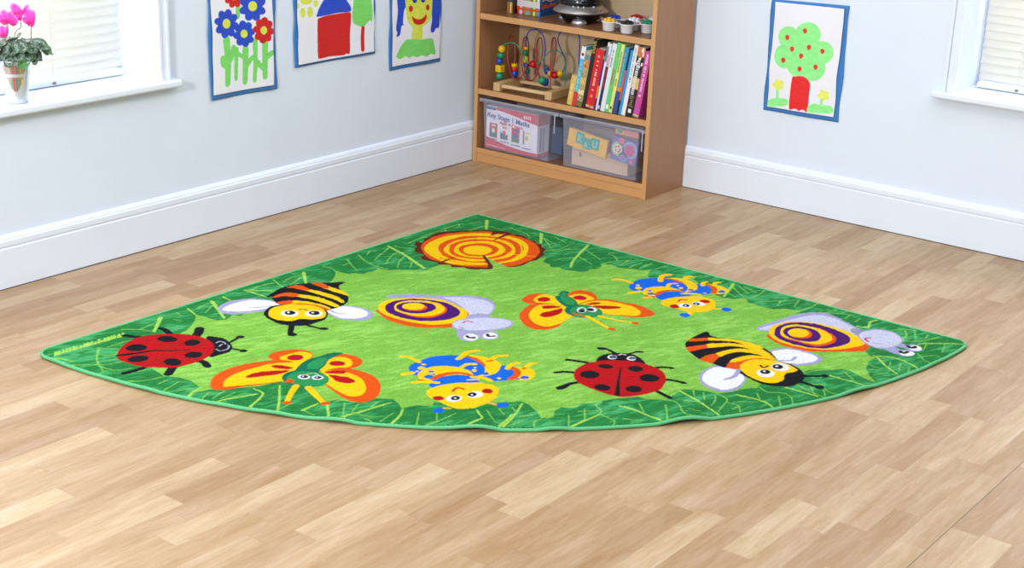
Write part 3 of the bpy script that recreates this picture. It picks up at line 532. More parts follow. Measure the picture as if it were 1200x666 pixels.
P(F, [(628, 325), (650, 295), (720, 275), (850, 263), (980, 268), (1060, 285), (1084, 312), (1050, 340), (950, 362), (860, 372), (740, 372), (660, 357)], LAV); P(F, [(636, 320), (655, 297), (720, 280), (850, 268), (980, 273), (1055, 290), (1070, 312), (1040, 332), (950, 352), (860, 360), (740, 360), (670, 348)], LAVL)
L_(F, [(710, 308), (740, 293), (785, 303)], (200, 40, 60), .010); L_(F, [(680, 335), (700, 340), (722, 352)], GRY, .010); L_(F, [(690, 350), (705, 358)], GRY, .010)
L_(F, [(742, 402), (755, 417), (795, 415)], BLK, .018); L_(F, [(890, 390), (905, 405), (948, 402)], BLK, .018)
F = fSN2
P(F, [(103, 180), (130, 165), (200, 143), (280, 118), (370, 104), (450, 112), (520, 145), (600, 185), (625, 203), (590, 225), (540, 200), (450, 170), (330, 156), (230, 162), (170, 191), (120, 189)], LAV)
P(F, [(120, 181), (200, 157), (300, 130), (380, 116), (450, 124), (520, 152), (590, 190), (570, 210), (450, 172), (332, 158), (230, 162), (165, 187)], LAVL); P(F, [(548, 185), (565, 178), (605, 186), (622, 197), (590, 212), (552, 198)], GRY)
P(F, [(168, 205), (180, 235), (250, 265), (350, 285), (470, 289), (600, 287), (634, 262), (600, 225), (400, 180)], ORG)
P(F, [(165, 200), (180, 170), (250, 150), (340, 149), (430, 163), (520, 188), (590, 223), (618, 250), (560, 268), (470, 279), (360, 274), (260, 255), (190, 230)], YEL)
P(F, [(190, 200), (205, 170), (270, 153), (360, 155), (450, 175), (530, 210), (545, 240), (500, 262), (420, 273), (320, 263), (230, 237), (195, 215)], PUR)
P(F, [(218, 200), (235, 171), (300, 163), (400, 178), (460, 205), (480, 229), (462, 250), (390, 263), (300, 243), (235, 222)], ORG); P(F, [(218, 199), (235, 171), (300, 163), (395, 178), (448, 205), (462, 228), (445, 242), (385, 254), (300, 237), (235, 219)], YEL)
P(F, [(232, 200), (245, 178), (300, 170), (370, 182), (408, 210), (390, 238), (330, 240), (265, 225)], PUR); E_(F, 312, 203, 56, 24, ORG, 5); E_(F, 303, 200, 50, 21, YEL, 3)
L_(F, [(710, 262), (750, 282), (795, 297)], LAV, .075); L_(F, [(755, 252), (830, 271)], LAV, .060)
P(F, [(583, 215), (600, 195), (660, 182), (730, 190), (780, 215), (793, 240), (770, 262), (720, 277), (660, 270), (610, 245)], LAV); P(F, [(588, 214), (603, 197), (660, 186), (728, 193), (775, 217), (786, 240), (765, 257), (720, 270), (660, 265), (614, 242)], LAVL)
E_(F, 806, 297, 42, 15, LAV, 5); E_(F, 845, 272, 38, 17, LAV, 5); E_(F, 813, 298, 34, 12, WHT, 4); E_(F, 850, 272, 31, 13, WHT, 5)
L_(F, [(780, 288), (795, 296), (815, 290)], BLK, .022); L_(F, [(815, 262), (830, 271), (852, 266)], BLK, .022); L_(F, [(642, 223), (615, 227), (632, 242)], (200, 40, 60), .012); L_(F, [(655, 247), (690, 252)], GRY, .010)
# bee at the right
F = fBE2
P(F, [(215, 400), (230, 360), (290, 325), (380, 320), (470, 345), (512, 390), (502, 430), (450, 470), (370, 486), (290, 467), (235, 437)], LAV); P(F, [(234, 400), (252, 362), (302, 332), (380, 328), (462, 350), (502, 390), (490, 425), (442, 458), (372, 472), (297, 453), (252, 428)], WHT)
L_(F, [(380, 405), (440, 385), (470, 350)], LAV, .016, .03)
P(F, [(660, 225), (740, 208), (840, 212), (930, 235), (1000, 270), (980, 300), (900, 315), (800, 317), (720, 290)], LAV); P(F, [(680, 230), (750, 215), (840, 220), (920, 242), (972, 268), (945, 293), (850, 306), (780, 300), (720, 280)], WHT)
L_(F, [(740, 286), (800, 285), (830, 265)], LAV, .013, .02)
P(F, [(128, 195), (135, 165), (200, 125), (265, 102), (290, 128), (360, 145), (450, 153), (560, 178), (640, 213), (690, 250), (700, 278), (640, 272), (480, 290), (400, 332), (300, 305), (220, 277), (160, 237)], BLK)
P(F, [(270, 142), (350, 146), (430, 152), (560, 178), (627, 208), (560, 200), (430, 165), (272, 158)], YEL); P(F, [(155, 148), (272, 142), (273, 158), (145, 165)], ORG, False)
P(F, [(258, 183), (350, 174), (470, 180), (600, 205), (692, 262), (660, 252), (560, 217), (430, 195), (266, 206)], YEL); P(F, [(128, 202), (262, 183), (270, 206), (150, 229)], ORG, False)
P(F, [(318, 243), (400, 218), (500, 211), (590, 225), (692, 268), (680, 275), (560, 240), (440, 232), (342, 262)], YEL); P(F, [(213, 277), (250, 255), (322, 242), (345, 262), (300, 303), (240, 290)], ORG, False)
P(F, [(395, 331), (405, 300), (440, 272), (540, 252), (640, 262), (700, 285), (640, 290), (500, 300), (470, 336)], YEL); P(F, [(393, 331), (405, 300), (440, 296), (560, 272), (650, 275), (700, 288), (600, 285), (500, 305), (472, 338)], ORG)
P(F, [(480, 355), (600, 300), (760, 300), (845, 332), (888, 378), (875, 415), (820, 445), (740, 451), (640, 441), (560, 411), (500, 380)], BLK)
P(F, [(475, 330), (500, 295), (580, 278), (680, 285), (770, 305), (840, 342), (822, 360), (780, 364), (758, 382), (755, 405), (720, 425), (660, 429), (580, 407), (510, 372)], YEL)
for cx, cy, px, py in ((638, 366, 637, 357), (733, 327, 717, 324)): E_(F, cx, cy, 58, 25, WHT, 5); E_(F, px, py, 34, 15, BLK, 4); E_(F, px-6, py-3, 9, 5, WHT)
L_(F, [(605, 315), (625, 330), (655, 318)], BLK, .012); L_(F, [(870, 383), (940, 388), (1010, 387)], BLK, .032, .024); E_(F, 1015, 387, 28, 11, BLK, 3); L_(F, [(860, 418), (920, 440), (980, 458)], BLK, .032, .024); E_(F, 985, 458, 30, 12, BLK, 3)

# tufted surface: every grid vertex is a tuft
def outline():
    pts = []; r = .05; r0 = .02
    for a in np.linspace(PI*1.5, PI, 7)[::-1]: pts.append((r0+r0*math.cos(a), r0+r0*math.sin(a)))      # apex
    ca = (math.sqrt((RR-r)**2-r*r), r); a1 = math.atan2(ca[1], ca[0])
    for u in np.linspace(.03, ca[0], 60)[1:-1]: pts.append((u, 0))
    for a in np.linspace(-PI/2, a1, 12): pts.append((ca[0]+r*math.cos(a), ca[1]+r*math.sin(a)))
    for a in np.linspace(a1, PI/2-a1, 260)[1:-1]: pts.append((RR*math.cos(a), RR*math.sin(a)))
    for a in np.linspace(PI/2-a1, PI, 12): pts.append((ca[1]+r*math.cos(a), ca[0]+r*math.sin(a)))
    for w in np.linspace(.03, ca[0], 60)[1:-1][::-1]: pts.append((0, w))
    return np.array(pts)
OUT = outline()
def lift(u, w):
    """the rug does not lie quite flat: gentle waves along the curved edge"""
    rho = np.hypot(u, w); a = np.arctan2(w, u); d = RR-rho
    wave = np.clip(np.sin(a*23+.6)*.55+np.sin(a*41+2.1)*.5+np.sin(a*67)*.35, 0, 2)
    env = np.exp(-(d/.10)**2)*(.25+.75*np.exp(-((a-.80)/.38)**2))
    low = .0012*np.sin(u*5.1+1)*np.sin(w*4.3)
    return .0105*wave*env+np.abs(low)
def rug():
    s = .0025; n = int(RR/s)+1; g = np.arange(n)*s; U, Wd = np.meshgrid(g, g)
    cm = Canvas(-.03, -.03, RR+.03, RR+.03, .0025, None, (0, 0, 0)); cen = OUT.mean(0)
    q = OUT+(cen-OUT)/np.linalg.norm(cen-OUT, axis=1)[:, None]*.004; cm.fill(q, (255, 255, 255))
    ins = cm.img[np.rint((Wd+.03)/.0025).astype(int), np.rint((U+.03)/.0025).astype(int)] > 0
    ij = np.full(U.shape, -1); ij[ins] = np.arange(ins.sum()); u, w = U[ins], Wd[ins]
    colr, ix, edge = cv.sample(u, w); colr = colr*.80*np.where(np.isin(ix, [cv.idx(LIME), cv.idx(DK), cv.idx(VEIN), cv.idx(VEIN2)]), 1, .86)[:, None]
    N = len(u); d = np.minimum(np.minimum(u, w), RR-np.hypot(u, w))
    def smooth_noise(cell, seed):
        r = np.random.default_rng(seed); k = int(RR/cell)+3; G = r.random((k, k)); x = u/cell; y = w/cell; i = x.astype(int); j = y.astype(int); fx = x-i; fy = y-j
        fx = fx*fx*(3-2*fx); fy = fy*fy*(3-2*fy)
        return G[j, i]*(1-fx)*(1-fy)+G[j, i+1]*fx*(1-fy)+G[j+1, i]*(1-fx)*fy+G[j+1, i+1]*fx*fy
    def streak(cu, cw, seed):
        """soft noise drawn out along the lie of the pile"""
        r = np.random.default_rng(seed); x = (u+.35*w+1)/cu; y = (w+1)/cw; G = r.random((int(y.max())+3, int(x.max())+3)); i = x.astype(int); j = y.astype(int); fx = x-i; fy = y-j
        fx = fx*fx*(3-2*fx); fy = fy*fy*(3-2*fy)
        return G[j, i]*(1-fx)*(1-fy)+G[j, i+1]*fx*(1-fy)+G[j+1, i]*(1-fx)*fy+G[j+1, i+1]*fx*fy
    fine = .5*streak(.006, .020, 1)+.5*streak(.014, .040, 2); wide = .6*streak(.05, .10, 3)+.4*streak(.22, .30, 4)
    nap = .6*fine+.4*wide
    z = .0115+lift(u, w)+(RNG.random(N)-.5)*.0016+(fine-.5)*.0026-.0012*np.clip(edge*2, 0, 1)-.006*np.exp(-(np.clip(d, 0, 1)/.006))
    lime = ix == cv.idx(LIME); dk = ix == cv.idx(DK); vn = (ix == cv.idx(VEIN)) | (ix == cv.idx(VEIN2))
    f = 1+(RNG.random(N)-.5)*.36+(nap-.5)*np.where(lime, .42, np.where(dk, .75, .16)); pale = np.clip((nap-.52)*.7+(RNG.random(N)-.5)*.05, 0, .15)*(lime | vn)
    mint = np.clip((nap-.50)*1.6, 0, .34)*dk
    colr = colr*f[:, None]*(1-(pale+mint)[:, None])+pale[:, None]*np.array(lin((196, 226, 140)))+mint[:, None]*np.array(lin((96, 190, 128)))
    ju = (RNG.random((2, N))-.5)*.0006
    X = np.stack([RA[0]+(u+ju[0])*RU[0]+(w+ju[1])*RW[0], RA[1]+(u+ju[0])*RU[1]+(w+ju[1])*RW[1], z], 1)
    qm = ins[:-1, :-1] & ins[:-1, 1:] & ins[1:, 1:] & ins[1:, :-1]
    me = grid_mesh('pile', X, qm, ij, np.clip(colr, 0, 1))
    root = thing('insect_rug', 'quarter circle green rug with cartoon insects, snails and a tree stump on the floor', 'rug', (0, 0, 0))
    pm = mat('rug_pile', (255, 255, 255), .9, attr='dye', spec=.12)
    o = obj('pile', me, pm, root)
    # normals must look up
    if me.polygons[0].normal.z < 0: me.flip_normals()
    # stitched binding
    path = []
    m = len(OUT)
    seg = np.linalg.norm(np.roll(OUT, -1, 0)-OUT, axis=1)
    for k in range(m):
        a, b = OUT[k], OUT[(k+1) % m]; nn = max(1, int(seg[k]/.005))
        for t in range(nn): path.append(a+(b-a)*t/nn)
    path = np.array(path); bm = bmesh.new(); hh = lift(path[:, 0], path[:, 1])
    pts = [(RA[0]+p[0]*RU[0]+p[1]*RW[0], RA[1]+p[0]*RU[1]+p[1]*RW[1], max(.0052, .0052+h) ) for p, h in zip(path, hh)]
    rr = [.0052+(.0005 if i % 2 else -.0004) for i in range(len(pts))]
    tube(bm, pts, .006, 10, True, rr=rr); obj('binding', bm, mat('mint_thread', (84, 176, 116), .7, noise=.12, scale=400), root)
rug()
# ------------------------------------------------------------------ children's paintings
CARD = mat('blue_sugar_paper', (58, 122, 192), .8, noise=.04, scale=60)
def painting(label, axis, face, quad_o, quad_p, shapes, seed, sgn, grp=None):
    """quad_o / quad_p: card and paper corners TL TR BR BL on the wall (along, z)"""
    rs = np.random.default_rng(seed)
    def W(a, d, z): return (face+d, a, z) if axis == 0 else (a, face-d, z)
    c0 = np.mean(quad_o, 0); root = thing('child_painting', label, 'painting', W(c0[0], 0, c0[1]), group=grp)
    off = np.array(root.location)
    def sheet(name, quad, h, d0, amp, m, shapes=None, thick=.0006, dir=1):
        q = np.array(quad); nx = int(np.linalg.norm(q[1]-q[0])/h)+1; ny = int(np.linalg.norm(q[0]-q[3])/h)+1
        S, T = np.meshgrid(np.linspace(0, 1, nx), np.linspace(0, 1, ny))
        A = ((1-S)*(1-T))[..., None]*q[3]+(S*(1-T))[..., None]*q[2]+(S*T)[..., None]*q[1]+((1-S)*T)[..., None]*q[0]
        e1 = .0022*np.sin(T*9+seed)+.0012*np.sin(T*17+seed*2)
        if name == 'backing_card': A[..., 0] += e1*(np.abs(S-.5)*2)**4
        else: A[..., 0] += -.8*e1*(np.abs(S-.5)*2)**4
        D = d0+amp*(np.sin(S*7+T*2+seed)*.5+.5)*(1-T*.3)+amp*.6*(np.sin(T*11+seed)*.5+.5)*np.abs(S-.5)*2
        u, v = A[..., 0].ravel(), A[..., 1].ravel(); d = D.ravel()
        X = np.array([W(a, dd, z) for a, dd, z in zip(u, d, v)])-off
        colr = np.ones((len(u), 3))
        if shapes:
            lo = q.min(0)-.02; hi = q.max(0)+.02; c = Canvas(lo[0], lo[1], hi[0], hi[1], h/3, lambda px, py: np.array([at(px, py, axis, face)[1-axis], at(px, py, axis, face)[2]]), (232, 233, 243))
            shapes(c); colr, ix, _ = c.sample(u, v)
            k = rs.random((40, 40)); ii = (S.ravel()*13).astype(int); jj = (T.ravel()*38).astype(int)
            colr = colr*(1+(k[jj, ii]-.5)*.10*(ix > 0))[:, None]
        ij = np.arange(nx*ny).reshape(ny, nx); me = grid_mesh(name, X, np.ones((ny-1, nx-1), bool), ij, np.clip(colr, 0, 1))
        o = obj(name, me, m, root); md = o.modifiers.new('thickness', 'SOLIDIFY'); md.thickness = thick; md.offset = 0
    sheet('backing_card', quad_o, .008, .0015, .004, CARD)
    sheet('paper', quad_p, .0017, .0075, .0035, mat('painted_paper', (255, 255, 255), .75, attr='dye', bump=.1, scale=90), shapes)
def wallpt(axis, face, *p): q = at(p[0], p[1], axis, face); return (q[1-axis], q[2])
pB, pR, pG, pY = (34, 72, 196), (202, 26, 24), (122, 214, 104), (212, 222, 78)
def flower(c, F, cx, cy, r, col, n, ph, ry=1.25):
    for k in range(n):
        a = ph+2*PI*k/n; c.ell(F, cx+r*.62*math.cos(a), cy+r*.62*ry*math.sin(a), r*.46, r*.27*ry, col, math.degrees(math.atan2(ry*math.sin(a), math.cos(a))))
    c.ell(F, cx, cy, r*.34, r*.40, pY)
def art1(c):
    F = fr(240, 0, 5.555); cols = pG
    for l, w in (([(130, 260), (140, 380), (136, 540)], .034), ([(108, 385), (112, 415), (135, 430)], .03), ([(178, 310), (165, 370), (150, 395)], .024), ([(197, 320), (194, 430), (192, 510)], .021), ([(200, 345), (245, 372)], .018), ([(255, 320), (255, 430), (252, 530)], .030), ([(255, 440), (285, 390), (300, 370)], .022), ([(315, 260), (318, 400), (313, 520)], .024), ([(325, 400), (365, 440)], .024), ([(380, 280), (378, 400), (378, 495)], .030), ([(385, 372), (425, 340)], .024), ([(205, 5), (205, 105)], .024), ([(300, -60), (300, -10)], .02)): c.line(F, l, cols, w, w*.8)
    flower(c, F, 180, -25, 62, pR, 8, .3); flower(c, F, 298, 38, 82, pB, 8, .4); flower(c, F, 130, 152, 78, pB, 8, .2); flower(c, F, 245, 218, 66, pB, 8, .6, 1.4); flower(c, F, 370, 195, 64, pR, 8, .1, 1.45)
    flower(c, F, 100, -90, 70, pB, 8, 0); flower(c, F, 360, -130, 66, pR, 8, .2)
def art2(c):
    F = fr(340, 0, 7.838)
    c.poly(F, [(237, 185), (260, 160), (330, 137), (450, 118), (530, 110), (541, 160), (532, 300), (530, 480), (500, 490), (470, 505), (350, 517), (260, 537), (240, 515), (238, 350)], pR)
    c.poly(F, [(235, 120), (258, 60), (300, -10), (380, -110), (470, -50), (505, 5), (537, 55), (540, 95), (515, 106), (400, 120), (240, 152)], pB)
    c.poly(F, [(550, 130), (560, 60), (575, -60), (640, -140), (710, -80), (738, 60), (735, 190), (715, 185), (690, 205), (655, 245), (610, 235), (560, 205)], pG)
    c.line(F, [(650, 258), (646, 350), (647, 448)], pR, .021)
    c.ell(F, 132, 5, 56, 38, pY)
    for e in ((100, 115, 25, 46), (168, 110, 27, 50), (220, 30, 22, 32), (58, 52, 12, 26), (215, -60, 24, 34), (140, -90, 22, 40), (60, -40, 18, 30)): c.ell(F, *e, pY)
def art3(c):
    F = fr(450, 0, 7.4)
    c.poly(F, [(105, 0), (120, -130), (280, -210), (440, -160), (475, 0), (400, 30), (180, 60)], pB)
    c.poly(F, [(90, 240), (105, 100), (105, -60), (190, -100), (180, 40), (160, 90), (150, 190), (158, 215), (138, 225), (125, 300), (95, 316), (100, 280)], pB)
    c.poly(F, [(392, 0), (440, -120), (478, -10), (472, 120), (462, 235), (440, 240), (412, 280), (388, 260), (400, 150)], pB)
    c.poly(F, [(175, 60), (178, -60), (280, -110), (395, -60), (400, 80), (390, 150), (360, 200), (318, 232), (312, 335), (228, 335), (234, 240), (200, 200), (180, 130)], pY)
    c.poly(F, [(92, 490), (110, 450), (130, 405), (165, 360), (195, 338), (300, 340), (400, 330), (420, 380), (432, 440), (425, 470), (390, 465), (350, 487), (310, 478), (270, 495), (235, 485), (205, 503), (175, 485), (130, 510)], pG)
    c.ell(F, 217, 72, 18, 28, pR); c.ell(F, 362, 62, 16, 26, pR); c.ell(F, 250, 0, 20, 24, (30, 60, 150)); c.ell(F, 322, -4, 20, 24, (30, 60, 150))
    c.poly(F, [(228, 138), (255, 158), (300, 163), (332, 140), (348, 122), (354, 148), (332, 192), (290, 213), (250, 202), (232, 172)], pR)
def art4(c):
    F = fr(890, 0, 4.436); G2 = (144, 236, 142)
    for e in ((157, 190, 54, 55), (258, 178, 66, 64), (330, 272, 60, 60), (138, 290, 55, 64), (282, 350, 66, 70), (205, 340, 55, 55), (235, 270, 95, 85)): c.ell(F, *e, G2)
    for x, y in ((151, 194), (243, 160), (176, 253), (263, 245), (332, 266), (223, 290), (130, 312), (215, 357), (297, 348)): c.poly(F, [(x-11, y-3), (x-3, y-14), (x+10, y-8), (x+9, y+7), (x-3, y+14)], (222, 44, 40))
    c.poly(F, [(178, 400), (190, 396), (235, 396), (268, 428), (266, 480), (255, 575), (240, 574), (228, 568), (212, 574), (190, 564), (160, 563), (165, 480)], (228, 32, 38))
    for sx, sy in ((104, 440), (338, 495)):
        c.poly(F, [(sx+34*(1 if k % 2 else .72)*math.cos(k*PI/5), sy+33*(1 if k % 2 else .72)*math.sin(k*PI/5)) for k in range(10)], (226, 232, 104))
    c.line(F, [(98, 470), (98, 520)], G2, .013); c.line(F, [(328, 522), (325, 545)], G2, .013)
    c.poly(F, [(50, 520), (95, 508), (148, 515), (150, 545), (100, 553), (52, 548)], G2)
    c.poly(F, [(255, 560), (280, 538), (330, 545), (380, 552), (386, 585), (330, 588), (262, 582)], G2)
L0 = WX
def quad_left(bl, br, top, f):
    a = wallpt(0, L0, *bl); b = wallpt(0, L0, *br); return [(a[0], top), (b[0], top), b, a]
painting('painting of blue and red flowers, nearest the left window', 0, L0, quad_left((245.5, 117.7), (322.8, 103.7), .95, 0), quad_left((248.3, 111.3), (318.8, 99), .935, 0), art1, 1, 1)
painting('painting of a red house with a blue roof beside a green tree', 0, L0, quad_left((343.9, 79.3), (438, 62.3), .86, 0), quad_left((347.4, 75.8), (436, 59.8), .848, 0), art2, 2, 1)
painting('painting of a smiling face with blue hair, beside the bookcase', 0, L0, quad_left((455.2, 83), (515, 71.5), .92, 0), quad_left((457.6, 78), (513.3, 67.6), .905, 0), art3, 3, 1)
F = fr(890, 0, 4.436); q = lambda *p: wallpt(1, WY, *F(*p))
painting('painting of an apple tree with a red trunk on the back wall', 1, WY, [q(68, -6), q(472, 30), q(412, 637), q(22, 570)], [q(90, 8), q(448, 45), q(388, 608), q(44, 552)], art4, 4, -1)

# ------------------------------------------------------------------ bookcase
def wood(name, rgb, axis, var=.06, rough=.36):
    st = [30, 30, 30]; st[axis] = 2.0
    return mat(name, rgb, rough, noise=var, scale=2.2, stretch=tuple(st), bump=.05)
PANEL = wood('beech_panel', (164, 118, 82), 2); EDGE = wood('beech_edging', (198, 150, 98), 2, .04); SHF = wood('beech_shelf', (126, 84, 52), 0); SHE = wood('beech_shelf_edging', (198, 148, 96), 0, .04)  # SHF is darker beech: shade inside the case is put into its colour
BACK = mat('tan_backboard', (206, 180, 146), .6, noise=.02, scale=20)
SX0, SX1, SY0, SY1, STOP = .006, .915, -.290, -.001, 1.0
case = thing('bookcase', 'beech bookcase of three open shelves in the corner between the walls', 'bookcase', (SX0, SY0, 0))
inv = Matrix.Translation((-SX0, -SY0, 0))
def cpart(name, bm, m, parent=case): bmesh.ops.transform(bm, matrix=inv, verts=bm.verts); return obj(name, bm, m, parent)
for x0, x1 in ((SX0, SX0+.019), (SX1-.019, SX1)):
    s = cpart('side_panel', B(x0, x1, SY0+.0012, SY1, 0, STOP), PANEL); cpart('edge_strip', B(x0, x1, SY0, SY0+.0012, 0, STOP), EDGE, s)
XA, XB = SX0+.0195, SX1-.0195
for z0, z1, nm in ((.040, .063, 'shelf'), (.303, .327, 'shelf'), (.629, .654, 'shelf'), (STOP-.022, STOP, 'top_board')):
    s = cpart(nm, B(XA, XB, SY0+.0032, SY1-.006, z0, z1), SHF); cpart('edge_strip', B(XA, XB, SY0+.002, SY0+.0032, z0, z1), SHE, s)
cpart('plinth', B(XA, XB, SY0+.003, SY0+.02, .001, .0388), SHE)
cpart('back_panel', B(XA, XB, SY1-.0055, SY1, .001, STOP), BACK)
for z in (.623, ):
    bm = bmesh.new(); tube(bm, [(XA, SY0+.04, z), (XA+.008, SY0+.04, z)], .003, 8); cpart('shelf_pin', bm, mat('pin_brown', (90, 60, 40), .4))
Z1, Z2, Z3 = .0635, .3275, .6545     # standing heights on the three boards

# ------------------------------------------------------------------ bead maze
maze = thing('bead_maze', 'wooden bead maze toy with red, green and blue wires on the middle shelf', 'toy', (.104, -.283, Z2))
mo = Vector(maze.location); rzm = Matrix.Rotation(math.radians(3), 4, 'Z')
BW = wood('birch_wood', (216, 186, 138), 0, .05, .5); BWY = wood('birch_wood_end', (200, 165, 115), 1, .05, .5)
def mpart(name, bm, m, par=maze, smooth=False): return obj(name, bm, m, par, smooth)
for x in (0, .267):
    mpart('end_block', B(x, x+.034, 0, .180, 0, .036, .002, M=rzm), BWY)
for y in (.012, .150):
    mpart('rail', B(.0345, .2665, y, y+.016, .016, .029, .002, M=rzm), BW)
Fz = fr(570, 30, 7.4)
def mz(x, y, Y): return Vector(at(*Fz(x, y), 1, Y))-mo
def wire(pts, rgb, r=.0026):
    q = [tuple(mz(*p)) for p in pts]; q = [(a, b, min(c, .294)) for a, b, c in q]
    bm = bmesh.new(); tube(bm, spline(q, 8), r, 8); return mpart('wire', bm, flat(*rgb, rough=.3))
wr = wire([(115, 470, -.215), (118, 300, -.213), (135, 190, -.211), (170, 158, -.205), (215, 149, -.2), (262, 165, -.195), (297, 215, -.19), (325, 275, -.183), (370, 325, -.175), (440, 328, -.167), (490, 290, -.158), (535, 235, -.15), (590, 214, -.143), (640, 232, -.135), (678, 290, -.128), (685, 380, -.123), (678, 522, -.118)], (40, 150, 110))
wire([(243, 450, -.17), (243, 340, -.165), (250, 240, -.155), (238, 120, -.15), (215, 86, -.16), (193, 130, -.19), (184, 250, -.205), (192, 340, -.21), (215, 425, -.205), (258, 470, -.19), (300, 450, -.16), (340, 385, -.14), (364, 290, -.13), (368, 190, -.13), (357, 115, -.14), (342, 96, -.16), (322, 130, -.19), (307, 230, -.21), (308, 340, -.215), (325, 430, -.205), (362, 473, -.19), (405, 470, -.165), (440, 410, -.145), (468, 330, -.135), (487, 220, -.13), (480, 130, -.135), (462, 105, -.15), (442, 140, -.18), (430, 230, -.205), (432, 340, -.21), (450, 410, -.205), (470, 462, -.19), (505, 485, -.17), (550, 440, -.15), (585, 340, -.14), (604, 210, -.135), (600, 125, -.14), (585, 104, -.16), (570, 140, -.19), (557, 260, -.21), (556, 400, -.215), (560, 548, -.218)], (176, 34, 30))
wire([(352, 470, -.12), (345, 300, -.12), (345, 130, -.12), (368, 55, -.12), (415, 33, -.12), (465, 50, -.12), (500, 110, -.12), (510, 200, -.12), (500, 320, -.12), (520, 385, -.12), (570, 425, -.125), (640, 415, -.125), (672, 380, -.12), (685, 300, -.115), (650, 215, -.11), (622, 140, -.11), (625, 90, -.11), (650, 52, -.11), (700, 25, -.11), (760, 35, -.11), (798, 80, -.11), (809, 140, -.11), (805, 260, -.11), (800, 420, -.11)], (52, 66, 190))
def bead(x, y, Y, rgb, kind='ball', r=.0148, tilt=0):
    r *= 1.08
    c = mz(x, y, Y); bm = bmesh.new()
    if kind == 'ball': ball(bm, (0, 0, 0), r)
    elif kind == 'disc': lathe(bm, [(.002, -r*.6), (r*.8, -r*.6), (r, -r*.3), (r, r*.3), (r*.8, r*.6), (.002, r*.6)], 18)
    elif kind == 'cube': box(bm, -r*.85, r*.85, -r*.85, r*.85, -r*.85, r*.85, .002)
    elif kind == 'barrel': lathe(bm, [(.002, -r), (r*.75, -r), (r, -r*.4), (r, r*.4), (r*.75, r), (.002, r)], 18)
    mpart('bead', bm, flat(*rgb, rough=.25), maze).matrix_local = Matrix.Translation(c) @ Matrix.Rotation(tilt, 4, 'Y')
gB, gY, gR, gG = (30, 72, 170), (222, 184, 24), (196, 20, 24), (22, 138, 96)
bead(135, 203, -.212, gY, r=.0155); bead(126, 258, -.213, gG, 'disc', .0160); bead(115, 308, -.214, gB, r=.0155); bead(118, 371, -.214, gY, 'cube', .0165); bead(115, 437, -.215, gG, r=.0160)
bead(243, 344, -.165, gY, 'disc', .0135); bead(243, 378, -.167, gR, 'disc', .0140); bead(243, 420, -.168, gB, 'barrel', .0135)
bead(342, 196, -.12, gY, 'disc', .0120); bead(342, 236, -.12, gG, 'barrel', .0125); bead(345, 292, -.12, gY, 'barrel', .0135); bead(347, 340, -.12, gB, 'disc', .0130); bead(352, 388, -.12, gG, 'ball', .0125)
bead(403, 335, -.171, gR, 'barrel', .0135, PI/2)
bead(484, 476, -.183, gG, r=.0165); bead(508, 490, -.168, gB, r=.0165); bead(530, 396, -.12, gB, r=.0135); bead(560, 418, -.13, gY, r=.0145); bead(592, 430, -.13, gR, 'barrel', .0135, PI/2); bead(640, 416, -.122, gY, r=.0140)

# ------------------------------------------------------------------ books on the middle shelf
PAGE = mat('page_paper', (236, 228, 208), .8, noise=.05, scale=120, stretch=(8, .2, .2))
LEAN = math.radians(9.2)
def book(name, label, x_r, dx, h, depth, rgb, group, y_front=-.2795, z=Z2, lean=LEAN, bands=(), marks=None, cover2=None, cover_side=None):
    """leans to the right, standing on its lower right corner; local x runs from -t to 0"""
    t = dx*math.cos(lean)*.985
    root = thing(name, label, 'book', (x_r, y_front, z+.0004), group=group, rot=(0, lean, 0))
    c = flat(*rgb, rough=.32); e = .0014 if t > .012 else .0009
    bm = bmesh.new()
    # case: spine slightly rounded, two boards
    n = 6; out = [(-t, depth)]+[(-t+(t)*k/n, -.0016*math.sin(PI*k/n)*(t/.02)**.5) for k in range(n+1)]+[(0, depth)]
    inn = [(-e, depth)]+[(-e, e*1.2), (-t+e, e*1.2), (-t+e, depth)]
    loop = out+inn; lo = [bm.verts.new((x, y, 0)) for x, y in loop]; hi = [bm.verts.new((x, y, h)) for x, y in loop]; m_ = len(loop)
    for k in range(m_): bm.faces.new((lo[k], lo[(k+1) % m_], hi[(k+1) % m_], hi[k]))
    bmesh.ops.triangle_fill(bm, use_beauty=True, edges=[bm.edges.get((lo[k], lo[(k+1) % m_])) for k in range(m_)]); bmesh.ops.triangle_fill(bm, use_beauty=True, edges=[bm.edges.get((hi[k], hi[(k+1) % m_])) for k in range(m_)])
    bmesh.ops.recalc_face_normals(bm, faces=bm.faces); obj('cover', bm, c, root)
    obj('page_block', B(-t+e+.0001, -e-.0001, e*1.3, depth-.003, .002, h-.003), PAGE, root)
    for i, (z0, z1, col) in enumerate(bands):      # printed panels on the spine
        obj('spine_panel', B(-t*.985, -t*.015, -.0022, .0006, z0*h, z1*h), flat(*col, rough=.32), root)
    if marks:
        col, z0, z1, w = marks; bm = bmesh.new(); r_ = random.Random(int(x_r*1e4)); q = z0*h
        while q < z1*h:
            L = r_.uniform(.0035, .0065)
            if r_.random() < .84: box(bm, -t/2-w*t/2*r_.uniform(.6, 1), -t/2+w*t/2*r_.uniform(.6, 1), -.0028, -.0022 if bands or t > .01 else -.001, q, q+L*.62)
            q += L*1.1
        obj('spine_lettering', bm, flat(*col, rough=.4), root)
    if cover2: obj('cover_picture', B(.0001, .0004, .004, depth-.004, .006, h-.006), flat(*cover2, rough=.35), root)
    return root, t
GB = None
wht = (226, 228, 232)
R_, t_ = book('book', 'short yellow paperback leaning at the left end of the shelved books', .519, .026, .128, .10, (214, 182, 84), GB, marks=((240, 226, 170), .2, .7, .5))
